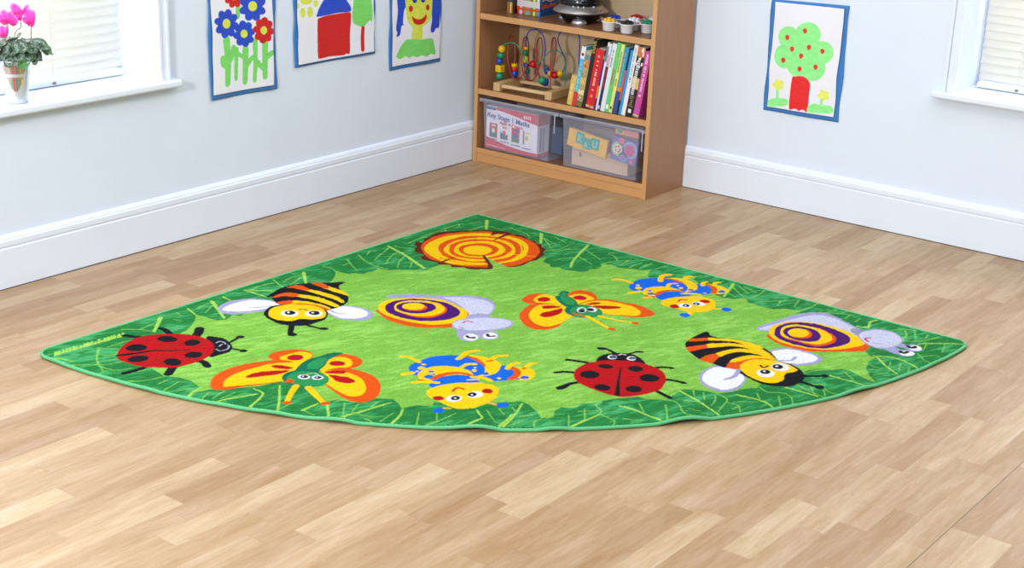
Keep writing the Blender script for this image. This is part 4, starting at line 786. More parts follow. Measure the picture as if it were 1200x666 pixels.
R_, t_ = book('book', 'tall book with cyan, red and white spine beside the short yellow book', .540, .021, .255, .19, (70, 178, 222), GB, bands=((.0, .24, (206, 48, 52)), (.80, 1, (232, 230, 232))), marks=((190, 214, 150), .27, .74, .45))
ball_bm = bmesh.new(); tube(ball_bm, [(-t_/2, -.0026, .222), (-t_/2, -.0020, .222)], .0065, 14); obj('spine_emblem', ball_bm, flat(120, 40, 36), R_)
R_, t_ = book('book', 'book with a tan illustrated spine beside the cyan one', .569, .029, .240, .19, (178, 160, 112), GB, bands=((.0, .10, (120, 104, 50)), (.70, .84, (206, 130, 74)), (.84, .93, (100, 140, 150)), (.40, .52, (216, 176, 110)), (.22, .30, (232, 214, 160))))
bm = bmesh.new(); r_ = random.Random(4)
for k in range(26): ball(bm, (-t_*r_.uniform(.12, .88), -.0022, r_.uniform(.02, .23)), r_.uniform(.0015, .004), 1, .2, 1.2, 8, k % 4)
obj('spine_picture', bm, [flat(200, 110, 60), flat(90, 130, 130), flat(235, 215, 170), flat(120, 80, 50)], R_)
R_, t_ = book('book', 'tall black book with gold lettering, its dark cover rising behind the red one', .588, .0185, .293, .225, (26, 26, 26), GB, marks=None, cover2=(30, 46, 38))
bm = bmesh.new(); r_ = random.Random(9)
for k in range(7): z_ = .235+k*.0075; box(bm, -t_*.85, -t_*.15, -.0028, -.0018, z_, z_+.0024); box(bm, -t_*(.75 if k % 2 else .3), -t_*(.6 if k % 2 else .15), -.0028, -.0018, z_+.002, z_+.0065)
obj('spine_lettering', bm, flat(190, 168, 60, .4), R_)
R_, t_ = book('book', 'thick red book with white spine lettering', .6305, .0420, .253, .20, (206, 22, 26), GB, bands=((.0, .018, (210, 60, 60)), (.018, .034, (120, 180, 200)), (.034, .05, (200, 190, 80))))
for zz, hh in ((.078, .125), ):
    bm = bmesh.new(); r_ = random.Random(5); q = zz
    while q < zz+hh:
        L = r_.uniform(.004, .007)
        if r_.random() < .86: box(bm, -t_*.62, -t_*.40, -.0030, -.0022, q, q+L*.6)
        q += L*1.1
    obj('spine_lettering', bm, flat(240, 214, 210, .4), R_)
for zc in (.052, .222):
    bm = bmesh.new()
    for k in range(7): a = k*PI/7; tube(bm, [(-t_/2-.008*math.cos(a), -.0028, zc-.008*math.sin(a)), (-t_/2+.008*math.cos(a), -.0028, zc+.008*math.sin(a))], .0007, 5)
    obj('spine_emblem', bm, flat(244, 150, 150, .4), R_)
book('book', 'thin purple book with an orange patch squeezed right of the red book', .6395, .0088, .247, .19, (60, 40, 130), GB, bands=((.2, .42, (206, 142, 62)), (.88, .93, (80, 170, 90))))
book('book', 'tall white book right of the purple one, grey box near its top', .6485, .0090, .290, .21, wht, GB, bands=((.72, .94, (112, 124, 140)),))
R_, t_ = book('book', 'navy book with red letters between two white books', .6620, .0130, .286, .21, (34, 42, 84), GB, bands=((.66, 1, (206, 212, 224)),), marks=((206, 52, 48), .34, .88, .62))
obj('spine_emblem', B(-t_*.75, -t_*.25, -.0028, -.002, .008, .022), flat(220, 224, 230), R_)
R_, t_ = book('book', 'white book left of the green one, grey title near its top', .6840, .0215, .288, .21, (222, 226, 230), GB, marks=((120, 126, 134), .66, .93, .4))
R_, t_ = book('book', 'green book with red lettering on its spine', .7050, .0205, .295, .21, (96, 200, 122), GB, bands=((.36, .385, (140, 190, 80)),), marks=((150, 206, 90), .72, .95, .5))
lettering('spine_lettering', 'SCIENCE', .016, flat(196, 60, 50), R_, (-t_*.30, -.0022, .118), (PI/2, -PI/2, 0), 1.05)
obj('spine_emblem', B(-t_*.8, -t_*.2, -.0028, -.002, .014, .032), flat(226, 238, 226), R_)
R_, t_ = book('book', 'pale yellow book right of the green one', .7210, .0155, .291, .21, (226, 226, 118), GB, marks=((104, 120, 70), .40, .90, .45))
obj('spine_emblem', B(-t_*.72, -t_*.28, -.0028, -.002, .016, .028), flat(60, 60, 40), R_)
book('book', 'blue book with an orange strip down the right of its spine', .7445, .0230, .280, .21, (54, 142, 190), GB, bands=((.0, .34, (52, 74, 140)), (.34, .40, (214, 130, 60))), marks=((150, 190, 120), .42, .92, .4))
book('book', 'thin black and orange book right of the light blue one', .7535, .0088, .275, .21, (30, 28, 34), GB, bands=((.22, .68, (204, 88, 50)),))
book('book', 'thin bright blue book left of the wide white one', .7660, .0122, .272, .21, (38, 150, 220), GB)
R_, t_ = book('book', 'white book right of the thin bright blue one, grey lettering', .7860, .0195, .297, .21, (228, 228, 232), GB, marks=((150, 152, 160), .46, .95, .35))
obj('spine_emblem', B(-t_*.6, -t_*.4, -.0028, -.002, .150, .158), flat(60, 64, 80), R_)
R_, t_ = book('book', 'black book with an orange and white patterned top, white lettering', .8230, .0365, .290, .21, (34, 30, 30), GB, bands=((.86, 1, (196, 118, 70)), (.40, .56, (208, 180, 110))), marks=None)
bm = bmesh.new(); r_ = random.Random(8)
for k in range(12): ball(bm, (-t_*r_.uniform(.1, .9), -.0022, r_.uniform(.200, .285)), .0045, .8, .2, 1.6, 8)
obj('spine_picture', bm, flat(236, 226, 214), R_)
bm = bmesh.new(); q = .090
while q < .235:
    L = r_.uniform(.006, .010); box(bm, -t_*.80, -t_*.42, -.0030, -.0022, q, q+L*.6); q += L
obj('spine_lettering', bm, flat(224, 222, 232, .4), R_)
bm = bmesh.new(); box(bm, -t_*.7, -t_*.3, -.0030, -.0022, .014, .030); obj('spine_emblem', bm, flat(230, 230, 226), R_)
bm = bmesh.new()
for k in range(6): box(bm, -t_*r_.uniform(.6, .9), -t_*r_.uniform(.1, .4), -.0030, -.0022, .040+k*.008, .044+k*.008)
obj('spine_picture', bm, flat(150, 120, 90), R_)
R_, t_ = book('book', 'magenta pink book leaning on the right side of the bookcase', .8515, .0285, .276, .20, (196, 74, 156), GB, bands=((.0, .012, (210, 90, 60)), (.012, .028, (60, 160, 190)), (.028, .042, (220, 200, 60))), marks=((238, 206, 214), .40, .95, .42))
bm = bmesh.new(); ball(bm, (-t_/2, -.0022, .092), .006, 1, .2, .8, 10); obj('spine_emblem', bm, flat(236, 210, 120), R_)
# spiral notebook behind the short yellow book
nb = thing('spiral_notebook', 'dark spiral-bound notebook behind the short yellow book', 'notebook', (.514, -.165, Z2+.0004), rot=(0, LEAN, 0))
obj('cover', B(-.006, -.0005, 0, .12, 0, .205), flat(70, 70, 76), nb)
bm = bmesh.new(); tube(bm, [(-.004+.0065*math.cos(k*.7), -.006+.0065*math.sin(k*.7), .006+k*.00078) for k in range(248)], .0008, 5); obj('wire_binding', bm, mat('dark_wire', (60, 60, 66), .35, metal=.8), nb)
# ------------------------------------------------------------------ storage boxes
def plastic():
    m = bpy.data.materials.new('milky_plastic'); m.use_nodes = True; nt = m.node_tree; b = nt.nodes['Principled BSDF']
    b.inputs['Base Color'].default_value = (*lin((232, 234, 250)), 1); b.inputs['Roughness'].default_value = .3
    t = nt.nodes.new('ShaderNodeBsdfTransparent'); t.inputs[0].default_value = (*lin((250, 250, 254)), 1); mx = nt.nodes.new('ShaderNodeMixShader'); mx.inputs[0].default_value = .11
    nt.links.new(t.outputs[0], mx.inputs[1]); nt.links.new(b.outputs[0], mx.inputs[2]); nt.links.new(mx.outputs[0], nt.nodes['Material Output'].inputs[0]); return m
PL = plastic()
PLR = bpy.data.materials.new('milky_plastic_rim'); PLR.use_nodes = True; _b = PLR.node_tree.nodes['Principled BSDF']; _b.inputs['Base Color'].default_value = (*lin((196, 198, 214)), 1); _b.inputs['Roughness'].default_value = .3
_t = PLR.node_tree.nodes.new('ShaderNodeBsdfTransparent'); _m = PLR.node_tree.nodes.new('ShaderNodeMixShader'); _m.inputs[0].default_value = .55
PLR.node_tree.links.new(_t.outputs[0], _m.inputs[1]); PLR.node_tree.links.new(_b.outputs[0], _m.inputs[2]); PLR.node_tree.links.new(_m.outputs[0], PLR.node_tree.nodes['Material Output'].inputs[0])
def rrect(x0, x1, y0, y1, r, n=4):
    o = []
    for cx, cy, a0 in ((x1-r, y1-r, 0), (x0+r, y1-r, 90), (x0+r, y0+r, 180), (x1-r, y0+r, 270)):
        for k in range(n+1): a = math.radians(a0+90*k/n); o.append((cx+r*math.cos(a), cy+r*math.sin(a)))
    return o
def storage(label, X0, X1, rx0, rx1, latch):
    root = thing('storage_box', label, 'storage box', ((X0+X1)/2, -.28, Z1)); off = root.location; w = .0022
    yb, yf = -.020, -.276; bm = bmesh.new(); top = .216
    def ring(dx, dy, z, in_=0): return [bm.verts.new((x-off.x, y-off.y, z)) for x, y in rrect(X0-dx+in_, X1+dx-in_, yf-dy+in_, yb+dy*0-in_, .007)]
    rs = [ring(0, 0, .001), ring(.010, .003, top), ring(.010, .003, top, w), ring(0, 0, .004, w)]
    for a, b in zip(rs, rs[1:]):
        for k in range(len(a)): bm.faces.new((a[k], a[(k+1) % len(a)], b[(k+1) % len(a)], b[k]))
    bm.faces.new(rs[0][::-1]); bm.faces.new(rs[-1]); obj('tub', bm, PL, root)
    # rolled rim with a downward skirt
    bm = bmesh.new(); A = rrect(rx0-off.x, rx1-off.x, yf-.006-off.y, yb+.008-off.y, .012); I = rrect(X0-.010+w-off.x, X1+.010-w-off.x, yf-.003+w-off.y, yb-w-off.y, .007)
    L = [[bm.verts.new((x, y, z)) for x, y in q] for q, z in ((A, top-.010), (A, top+.004), (I, top+.004), (I, top-.001), ([(x*.985+.0, y) for x, y in A], top-.001))]
    for a, b in zip(L, L[1:]+[L[0]]):
        for k in range(len(a)): bm.faces.new((a[k], a[(k+1) % len(a)], b[(k+1) % len(a)], b[k]))
    bmesh.ops.recalc_face_normals(bm, faces=bm.faces); obj('rim', bm, PLR, root)
    for s in latch:
        obj('clip', B(s-off.x, s+.006-off.x, yf-.0085-off.y, yf-.0065-off.y, top-.085, top+.001, .0008), PLR, root)
    return root
storage('clear plastic storage box holding the red and white maths box, bottom left', .055, .405, .024, .452, (.436,))
storage('clear plastic storage box holding a yellow box and purple puzzle, bottom right', .484, .852, .456, .890, (.876,))
zb = Z1+.0055
# maths box (left)
g = thing('maths_box', 'red and white Key Stage 1 Maths box inside the left plastic box', 'box', (.060, -.268, zb)); gw, gh, gd = .280, .186, .085
obj('carton', B(0, gw, 0, gd, 0, gh, .001), flat(236, 236, 240, .4), g)
RD = flat(212, 44, 66, .4); NV = flat(44, 86, 150, .4)
bm = bmesh.new(); prism(bm, [(.055, gh-.001), (.055, gh-.012), (.11, gh-.018), (.17, gh-.027), (.22, gh-.036), (gw, gh-.047), (gw, gh-.001)], -.0012, -.0002)
prism(bm, [(0, .001), (gw, .001), (gw, .016), (.20, .017), (.12, .024), (.05, .038), (0, .048)], -.0012, -.0002)
box(bm, gw+.0002, gw+.001, .002, gd-.002, .001, .014); box(bm, gw+.0002, gw+.001, .002, gd-.002, gh-.05, gh-.001); obj('red_panel', bm, RD, g)
bm = bmesh.new(); box(bm, .001, .053, -.0012, -.0002, gh-.016, gh-.003); obj('publisher_tab', bm, flat(70, 96, 130, .4), g)
lettering('title_lettering', 'Key Stage 1 Maths', .0300, NV, g, (.006, -.0024, gh-.048), (PI/2, math.radians(3.2), 0), 1.04, bold=.0003)
lettering('title_lettering', 'SATS', .0185, flat(246, 240, 244, .4), g, (.205, -.0024, gh-.027), (PI/2, math.radians(1), 0), 1.0, bold=.0006)
lettering('title_lettering', 'Ages 4-7 years', .0170, flat(216, 70, 90, .4), g, (.075, -.0024, gh-.070), (PI/2, math.radians(3), 0), 1.25, bold=.0003)
for k, (x, c1, c2, c3) in enumerate(((.020, (196, 72, 66), (60, 130, 104), (240, 240, 240)), (.080, (238, 236, 240), (70, 110, 104), (214, 80, 120)), (.142, (190, 70, 60), (70, 140, 100), (60, 90, 190)), (.204, (238, 240, 238), (60, 140, 140), (230, 200, 80)))):
    z0 = .050-k*.0015; bm = bmesh.new(); box(bm, x, x+.042, -.0015, -.0004, z0, z0+.062); p_ = obj('cover_picture', bm, flat(*c1, rough=.4), g)
    bm = bmesh.new(); prism(bm, [(x+.001, z0+.001), (x+.041, z0+.001), (x+.041, z0+.026), (x+.020, z0+.018), (x+.001, z0+.036)] if k != 3 else [(x+.001, z0+.001), (x+.008, z0+.001), (x+.008, z0+.060), (x+.001, z0+.060)], -.0020, -.0016); obj('picture_shape', bm, flat(*c2, rough=.4), p_)
    bm = bmesh.new(); ball(bm, (x+.022, -.0022, z0+.030), .009, 1, .08, 1.2, 12); box(bm, x+.012, x+.036, -.0022, -.0017, z0+.050, z0+.056); obj('picture_shape', bm, flat(*c3, rough=.4), p_)
bm = bmesh.new(); r_ = random.Random(2)
for k in range(4):
    q = .016+k*.062
    while q < .062+k*.062: L = r_.uniform(.004, .009); box(bm, q, q+L*.7, -.0014, -.0004, .040-k*.004, .0435-k*.004); q += L
obj('small_print', bm, NV, g)
bm = bmesh.new(); q = .006
while q < .11: L = r_.uniform(.004, .008); box(bm, q, q+L*.75, -.0021, -.0013, .0115-q*.04, .0145-q*.04); q += L
obj('small_print', bm, flat(246, 220, 226, .4), g)
bm = bmesh.new(); q = .02
while q < .125: L = r_.uniform(.005, .009); box(bm, gw+.0002, gw+.0012, .018, .030, q, q+L*.7); box(bm, gw+.0002, gw+.0012, .040, .050, q, q+L*.5); q += L
obj('side_lettering', bm, flat(90, 110, 180, .4), g)
g = thing('board_game_box', 'greenish blue games box behind the maths box in the left plastic box', 'box', (.070, -.150, zb))
obj('carton', B(0, .318, 0, .12, 0, .12, .001), flat(92, 120, 150, .5), g); bm = bmesh.new()
for k in range(9): z0 = .01+.012*k; box(bm, .3182, .3190, r_.uniform(.0, .05), r_.uniform(.06, .118), z0, z0+.008, mi=k % 3)
obj('side_print', bm, [flat(90, 140, 110), flat(190, 180, 90), flat(70, 90, 150)], g)
# contents of the right box
pine = wood('pine_wood', (222, 192, 160), 0, .05, .55)
wb = thing('wooden_box', 'pale pine box under the yellow box in the right plastic box', 'box', (.512, -.250, zb))
obj('carcass', B(0, .284, 0, .15, 0, .080, .0015), pine, wb); bm = bmesh.new(); ball(bm, (.045, -.0003, .05), .007, 1, .08, 1.6, 12); obj('knot', bm, flat(150, 122, 104, .6), wb); obj('lid_line', B(.002, .282, -.0006, .0004, .066, .0675), flat(170, 140, 110), wb)
yb_ = thing('card_box', 'yellow card box with teal letter tiles tilted on the pine box', 'box', (.499, -.2720, zb+.0875), rot=(0, math.radians(7.5), 0))
obj('carton', B(0, .199, 0, .018, 0, .076, .001), flat(238, 190, 62, .45), yb_)
for k, (x, z, w) in enumerate(((.042, .016, .040), (.080, .003, .040), (.119, .013, .042))):
    t_ = obj('letter_tile', B(x, x+w, -.0012, -.0002, z+.008, z+.056), flat(46, 170, 150, .45), yb_)
    lettering('tile_lettering', 'Kau'[k].upper() if k != 1 else 'a', .040, flat(150, 212, 206, .4), t_, (x+.007, -.0016, z+.016), (PI/2, 0, 0), .9, bold=.0012)
pz = thing('puzzle_box', 'purple puzzle box with pink and green circles in the right plastic box', 'puzzle', (.7175, -.2715, zb+.0690), rot=(0, math.radians(7), 0))
obj('carton', B(0, .126, 0, .018, 0, .099, .001), flat(118, 104, 172, .45), pz)
for cx, cz, r, c, c2 in ((.034, .050, .030, (176, 200, 150), (214, 216, 190)), (.092, .060, .036, (130, 170, 214), (200, 90, 150)), (.046, .086, .016, (214, 90, 120), (220, 130, 150)), (.064, .022, .021, (90, 170, 190), (150, 130, 200)), (.106, .014, .010, (206, 70, 110), (220, 120, 150))):
    bm = bmesh.new(); tube(bm, [(cx, -.0012, cz), (cx, -.0002, cz)], r, 24); p_ = obj('picture_circle', bm, flat(*c, rough=.45), pz)
    bm = bmesh.new(); tube(bm, [(cx, -.0022, cz), (cx, -.0013, cz)], r*.72, 20); obj('picture_circle_centre', bm, flat(*c2, rough=.45), p_)
    bm = bmesh.new()
    for k in range(5): ball(bm, (cx+r*.38*math.cos(k*1.3), -.0023, cz+r*.38*math.sin(k*1.3)), r*.15, 1, .1, 1, 8)
    obj('picture_dots', bm, flat(206, 60, 90, .45), p_)
ob = thing('orange_card_pack', 'orange and pink card pack above the puzzle in the right plastic box', 'box', (.7380, -.2700, zb+.1770), rot=(0, math.radians(2), 0))
obj('carton', B(0, .112, 0, .02, 0, .024, .001), flat(230, 168, 110, .45), ob); bm = bmesh.new(); box(bm, .045, .115, -.001, -.0002, .004, .018); obj('pink_label', bm, flat(220, 130, 150), ob)
bm = bmesh.new(); ball(bm, (.022, -.0005, .012), .009, 1.3, .1, .8, 12); obj('green_emblem', bm, flat(80, 170, 150), ob)

# ------------------------------------------------------------------ top shelf
R_, t_ = book('book', 'black and gold book at the left end of the top shelf', .137, .030, .24, .15, (24, 24, 30), None, y_front=-.205, z=Z3, lean=0, bands=((.0, .20, (150, 108, 44)), (.20, .40, (52, 58, 80))))
obj('spine_stripe', B(-t_*.42, -t_*.22, -.0028, -.0018, .004, .048), flat(238, 202, 110), R_)
x = .140; SETC = [(214, 56, 34), (222, 190, 204), (206, 60, 84), (120, 178, 76), (84, 180, 206), (214, 116, 50), (30, 134, 92), (226, 216, 90), (140, 138, 50), (36, 142, 220)]
nm = ['red', 'pale pink', 'crimson', 'leaf green', 'cyan', 'orange', 'dark green', 'yellow', 'olive', 'blue']
for k, c in enumerate(SETC):
    dx = .0112 if k != 9 else .015
    if k == 1: dx = .0165
    x += dx
    R_, t_ = book('book', '%s %s book in the matching storybook set on the top shelf%s' % (nm[k], 'slim', ', its picture cover showing' if k == 9 else ''), x, dx, .178, .125, c, 'storybook set on the top shelf', y_front=-.178, z=Z3, lean=0, bands=((.185, .33, (214, 208, 208)), (.10, .155, (206, 84, 44))))
    if k == 9:
        CV = .0005
        obj('cover_board', B(.0002, CV, .001, .124, .001, .177), flat(20, 76, 140, .35), R_)
        bm = bmesh.new()
        for j in range(9):
            yy_ = .014+j*.012; box(bm, CV, CV+.0006, yy_, yy_+.008, .060+.004*math.sin(j), .068+.003*math.sin(j*2))
        obj('cover_lettering', bm, flat(196, 186, 170), R_); bm = bmesh.new()
        for yy_, zz_, r in ((.022, .034, .010), (.038, .040, .011), (.056, .036, .009), (.078, .042, .012), (.100, .040, .011), (.016, .048, .006)): ball(bm, (CV+.0008, yy_, zz_), r, .06, 1, .8, 12)
        obj('cover_picture', bm, flat(206, 82, 40), R_); bm = bmesh.new(); box(bm, CV, CV+.0005, .018, .108, .086, .165); obj('cover_picture', bm, flat(196, 130, 96), R_)
        bm = bmesh.new(); ball(bm, (CV+.0012, .06, .12), .018, .05, 1.3, 1, 14); ball(bm, (CV+.0012, .09, .105), .009, .05, 1.3, 1, 12); obj('cover_picture', bm, flat(190, 50, 40), R_)
        obj('spine_badge', B(-t_*.9, -t_*.1, -.003, -.0022, .060, .082), flat(230, 228, 226), R_)
# black and silver player
pc = thing('portable_player', 'black and silver dome-shaped portable music player on the top shelf', 'music player', (.452, -.150, Z3))
BK = mat('gloss_black', (10, 10, 12), .18, noise=.02); SV = mat('satin_silver', (178, 174, 172), .32, metal=.75, noise=.03); SVF = mat('bright_silver', (216, 218, 226), .2, metal=.85)
bm = bmesh.new(); lathe(bm, [(.002, .004), (.066, .004), (.080, .018), (.090, .040), (.090, .050), (.002, .050)], 40); obj('base', bm, BK, pc)
bm = bmesh.new(); lathe(bm, [(.086, .038), (.113, .0455), (.1165, .048), (.1150, .052), (.100, .063), (.090, .074), (.086, .076), (.084, .068), (.084, .044)], 48, cap=False); obj('silver_band', bm, SV, pc)
bm = bmesh.new(); lathe(bm, [(.002, .066), (.086, .066), (.0885, .080), (.084, .100), (.076, .125), (.064, .146), (.045, .162), (.022, .170), (.002, .172)], 40); obj('dome', bm, BK, pc)
bm = bmesh.new()
for z_, r in ((.088, .0885), (.098, .0855), (.112, .0815)): tube(bm, [(r*math.cos(a), r*math.sin(a), z_) for a in np.linspace(0, 2*PI, 41)[:-1]], .0016, 6, True)
obj('trim_ring', bm, mat('dark_chrome', (70, 74, 80), .2, metal=.6), pc)
for a in (math.radians(-58), math.radians(178), math.radians(60)):
    bm = bmesh.new(); ball(bm, (.076*math.cos(a), .076*math.sin(a), .008), .033, 1.0, 1.0, .56, 24)
    bmesh.ops.bisect_plane(bm, geom=bm.verts[:]+bm.edges[:]+bm.faces[:], plane_co=(0, 0, .0), plane_no=(0, 0, -1), clear_outer=True); obj('foot', bm, SVF, pc)
for a in (-62, -48, -20, -75):
    bm = bmesh.new(); q = math.radians(a); ball(bm, (.092*math.cos(q), .092*math.sin(q), .074), .0042, 1, 1, .8, 10); obj('button', bm, flat(214, 224, 240, .2), pc)
bm = bmesh.new()
for a, z_ in ((-66, .092), (-56, .092), (-52, .100), (-70, .101)): q = math.radians(a); box(bm, -.0045, .0045, -.001, .001, -.0012, .0012, M=Matrix.Translation((.0885*math.cos(q), .0885*math.sin(q), z_)) @ Matrix.Rotation(q+PI/2, 4, 'Z'))
obj('printed_symbols', bm, flat(170, 176, 190, .3), pc)
bm = bmesh.new(); ball(bm, (.105, -.006, .062), .006, 1, 1, .6, 10); obj('red_light', bm, flat(206, 66, 40, .3), pc)
# cup tray with pompoms
CUPW = mat('white_cup_plastic', (236, 238, 244), .3, noise=.01)
cups = [((.661, -.243), (226, 172, 22), 'yellow', 'front left'), ((.7465, -.240), (20, 20, 24), 'black', 'front middle'), ((.7980, -.168), (18, 136, 96), 'green', 'front right'), ((.7245, -.157), (232, 232, 240), 'white', 'centre'),
        ((.6310, -.160), (28, 48, 160), 'blue', 'back left'), ((.6900, -.086), (184, 24, 34), 'red', 'back middle'), ((.7740, -.082), (228, 226, 232), 'white', 'back right'), ((.7300, -.041), (110, 66, 48), 'brown', 'rear')]
cups[-1] = ((.8500, -.090), (110, 66, 48), 'brown', 'far right')
tr = thing('cup_tray', 'joined white plastic cups of coloured pompoms on the top shelf', 'cup tray', (.74, -.16, Z3)); tc_ = Vector(tr.location)
for (x, y), c, n_, w_ in cups:
    bm = bmesh.new(); lathe(bm, [(.002, .0006), (.0225, .0006), (.0245, .003), (.0285, .034), (.0325, .0365), (.0330, .0385), (.0300, .0390), (.0270, .037), (.0232, .006), (.002, .005)], 32, (x-tc_.x, y-tc_.y, 0)); obj('cup', bm, CUPW, tr)
bm = bmesh.new()
for i, a in enumerate(cups):
    for b in cups[i+1:]:
        d = math.dist(a[0], b[0])
        if .06 < d < .098:
            A, C = Vector((*a[0], 0)), Vector((*b[0], 0)); u_ = (C-A).normalized(); M = Matrix.Translation(((A+C)/2-Vector((tc_.x, tc_.y, 0)))+Vector((0, 0, .0355))) @ Matrix.Rotation(math.atan2(u_.y, u_.x), 4, 'Z'); box(bm, -(d/2-.0325), d/2-.0325, -.006, .006, -.001, .001, M=M)
obj('linking_web', bm, CUPW, tr)
for ci, ((x, y), c, n_, w_) in enumerate(cups):
    bm = bmesh.new(); ball(bm, (0, 0, 0), .0098, seg=12); rr_ = random.Random(ci)
    for v in bm.verts: v.co *= 1+rr_.uniform(-.10, .10)
    me = None; grp = '%s pompoms in the %s cup' % (n_, w_); lab = '%s pompom heaped in the %s white cup of the tray' % (n_, w_)
    pos = [(.0165*math.cos(a), .0165*math.sin(a), .0405) for a in [k*PI/3+.3*ci for k in range(6)]]+[(0, 0, .0455)]
    proto = None
    for p in pos:
        if proto is None: proto = obj('pompom', bm, flat(*c, rough=.6), None, True); o = proto
        else: o = proto.copy(); COL.objects.link(o)
        o.location = (x+p[0], y+p[1], Z3+p[2]); tag(o, lab, 'pompom', grp)

# ------------------------------------------------------------------ cyclamen on the left sill
PX, PY, PZ = -.047, -.548-2.0, .5905
plant = thing('potted_cyclamen', 'pink flowering cyclamen in a shiny metal pot on the left windowsill', 'potted plant', (PX, PY, PZ)); po = Vector(plant.location)
n, prof = 72, [(.0315, 0), (.0335, .003), (.0375, .035), (.0405, .062), (.0428, .086), (.0440, .0885), (.0432, .091), (.0436, .094), (.0448, .0965), (.0440, .099), (.0478, .128), (.0500, .135), (.0515, .1375), (.0500, .140), (.0480, .1385), (.0440, .118), (.030, .112)]
pr = []
for (r0, z0), (r1, z1) in zip(prof, prof[1:]):
    k = max(1, int(abs(z1-z0)/.004)); pr += [(r0+(r1-r0)*t/k, z0+(z1-z0)*t/k) for t in range(k)]
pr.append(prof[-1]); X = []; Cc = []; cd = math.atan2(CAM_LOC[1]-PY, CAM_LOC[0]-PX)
for r, z in pr:
    for k in range(n+1):
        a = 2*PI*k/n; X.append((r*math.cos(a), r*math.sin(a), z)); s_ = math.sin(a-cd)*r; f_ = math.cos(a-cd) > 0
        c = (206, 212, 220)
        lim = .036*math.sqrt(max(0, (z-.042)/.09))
        if f_ and abs(s_+.002) < lim and .042 < z < .126 and abs(z-.0925) > .005:  # striped reflection painted into the metal's colour on the camera-facing side
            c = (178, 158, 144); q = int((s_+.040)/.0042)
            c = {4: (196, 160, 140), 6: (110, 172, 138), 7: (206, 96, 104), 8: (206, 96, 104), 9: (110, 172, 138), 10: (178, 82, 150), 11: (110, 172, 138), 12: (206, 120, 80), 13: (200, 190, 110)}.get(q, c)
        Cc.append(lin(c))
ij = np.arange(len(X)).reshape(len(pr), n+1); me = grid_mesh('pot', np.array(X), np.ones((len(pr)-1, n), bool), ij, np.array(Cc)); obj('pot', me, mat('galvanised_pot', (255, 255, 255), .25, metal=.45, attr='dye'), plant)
bm = bmesh.new(); lathe(bm, [(.002, .108), (.041, .108), (.042, .118), (.002, .124)], 24); obj('soil', bm, mat('potting_soil', (60, 44, 34), .95, noise=.3, scale=200), plant)
bm = bmesh.new(); lathe(bm, [(.001, .0002), (.0312, .0002), (.0312, .0012), (.001, .0012)], 24); obj('pot_base', bm, SV, plant)
LEAFM = mat('cyclamen_leaf', (255, 255, 255), .5, attr='dye', bump=.2, scale=120)
fwd = Vector((CAM_LOC[0]-PX, CAM_LOC[1]-PY, 0)).normalized(); sid = Vector((-fwd.y, fwd.x, 0))
Fp = fr(0, 0, 5.2)
def plantpt(F, x, y, depth):
    """point on the sight line at a distance 'depth' in front of the pot's axis"""
    px, py = F(x, y); d = Vector(RM @ np.array([px-600., 333.-py, -FPX])); c = Vector(CAM_LOC); b = po+fwd*depth; t = (b-c).dot(fwd)/d.dot(fwd); return c+d*t-po
def leaf(x, y, depth, size, yaw, tilt, roll, dark, cup=.25):
    cen = plantpt(Fp, x, y, depth); nr, na = 9, 28; X = []; Cc = []; rs = random.Random(int(x*7+y))
    for i in range(nr+1):
        for j in range(na+1):
            a = 2*PI*j/na; r = i/nr; notch = 1-.35*math.exp(-((math.atan2(math.sin(a-PI), math.cos(a-PI)))/.28)**2); wob = 1+.05*math.sin(7*a)
            rad = size*r*notch*wob*(1.05 if math.cos(a) > 0 else .92); p = Vector((rad*math.cos(a), rad*math.sin(a)*.9, size*(cup*r*r+.10*r*r*math.sin(3*a+x)+.05*math.sin(5*a)*r)))
            X.append(p)
            pat = abs(r-.62+.08*math.sin(8*a)) < .12; v = abs(math.sin(a*3.5)) < .12 and r > .1
            c = np.array(lin((44, 74, 56) if dark else (70, 128, 60)))
            if pat and dark: c = np.array(lin((132, 154, 146)))
            if v: c = c*.7+.3*np.array(lin((150, 170, 140)))
            if dark and r > .93: c = np.array(lin((90, 120, 80)))
            Cc.append(c*(1+rs.uniform(-.15, .15)))
    M = Matrix.Rotation(yaw, 4, 'Z') @ Matrix.Rotation(tilt, 4, 'Y') @ Matrix.Rotation(roll, 4, 'X')
    X = np.array([tuple(cen+M @ p) for p in X]); ij = np.arange(len(X)).reshape(nr+1, na+1)
    me = grid_mesh('leaf', X, np.ones((nr, na), bool), ij, np.clip(Cc, 0, 1)); o = obj('leaf', me, LEAFM, plant); md = o.modifiers.new('t', 'SOLIDIFY'); md.thickness = .0006
    bm = bmesh.new(); tube(bm, spline([tuple(cen+M @ Vector((-.45*size, 0, .02*size))), tuple(cen*.6+Vector((0, 0, .035))), (0, 0, .116)], 5), .0013, 6); obj('leaf_stalk', bm, flat(120, 90, 70), plant)
Y0 = math.atan2(fwd.y, fwd.x)
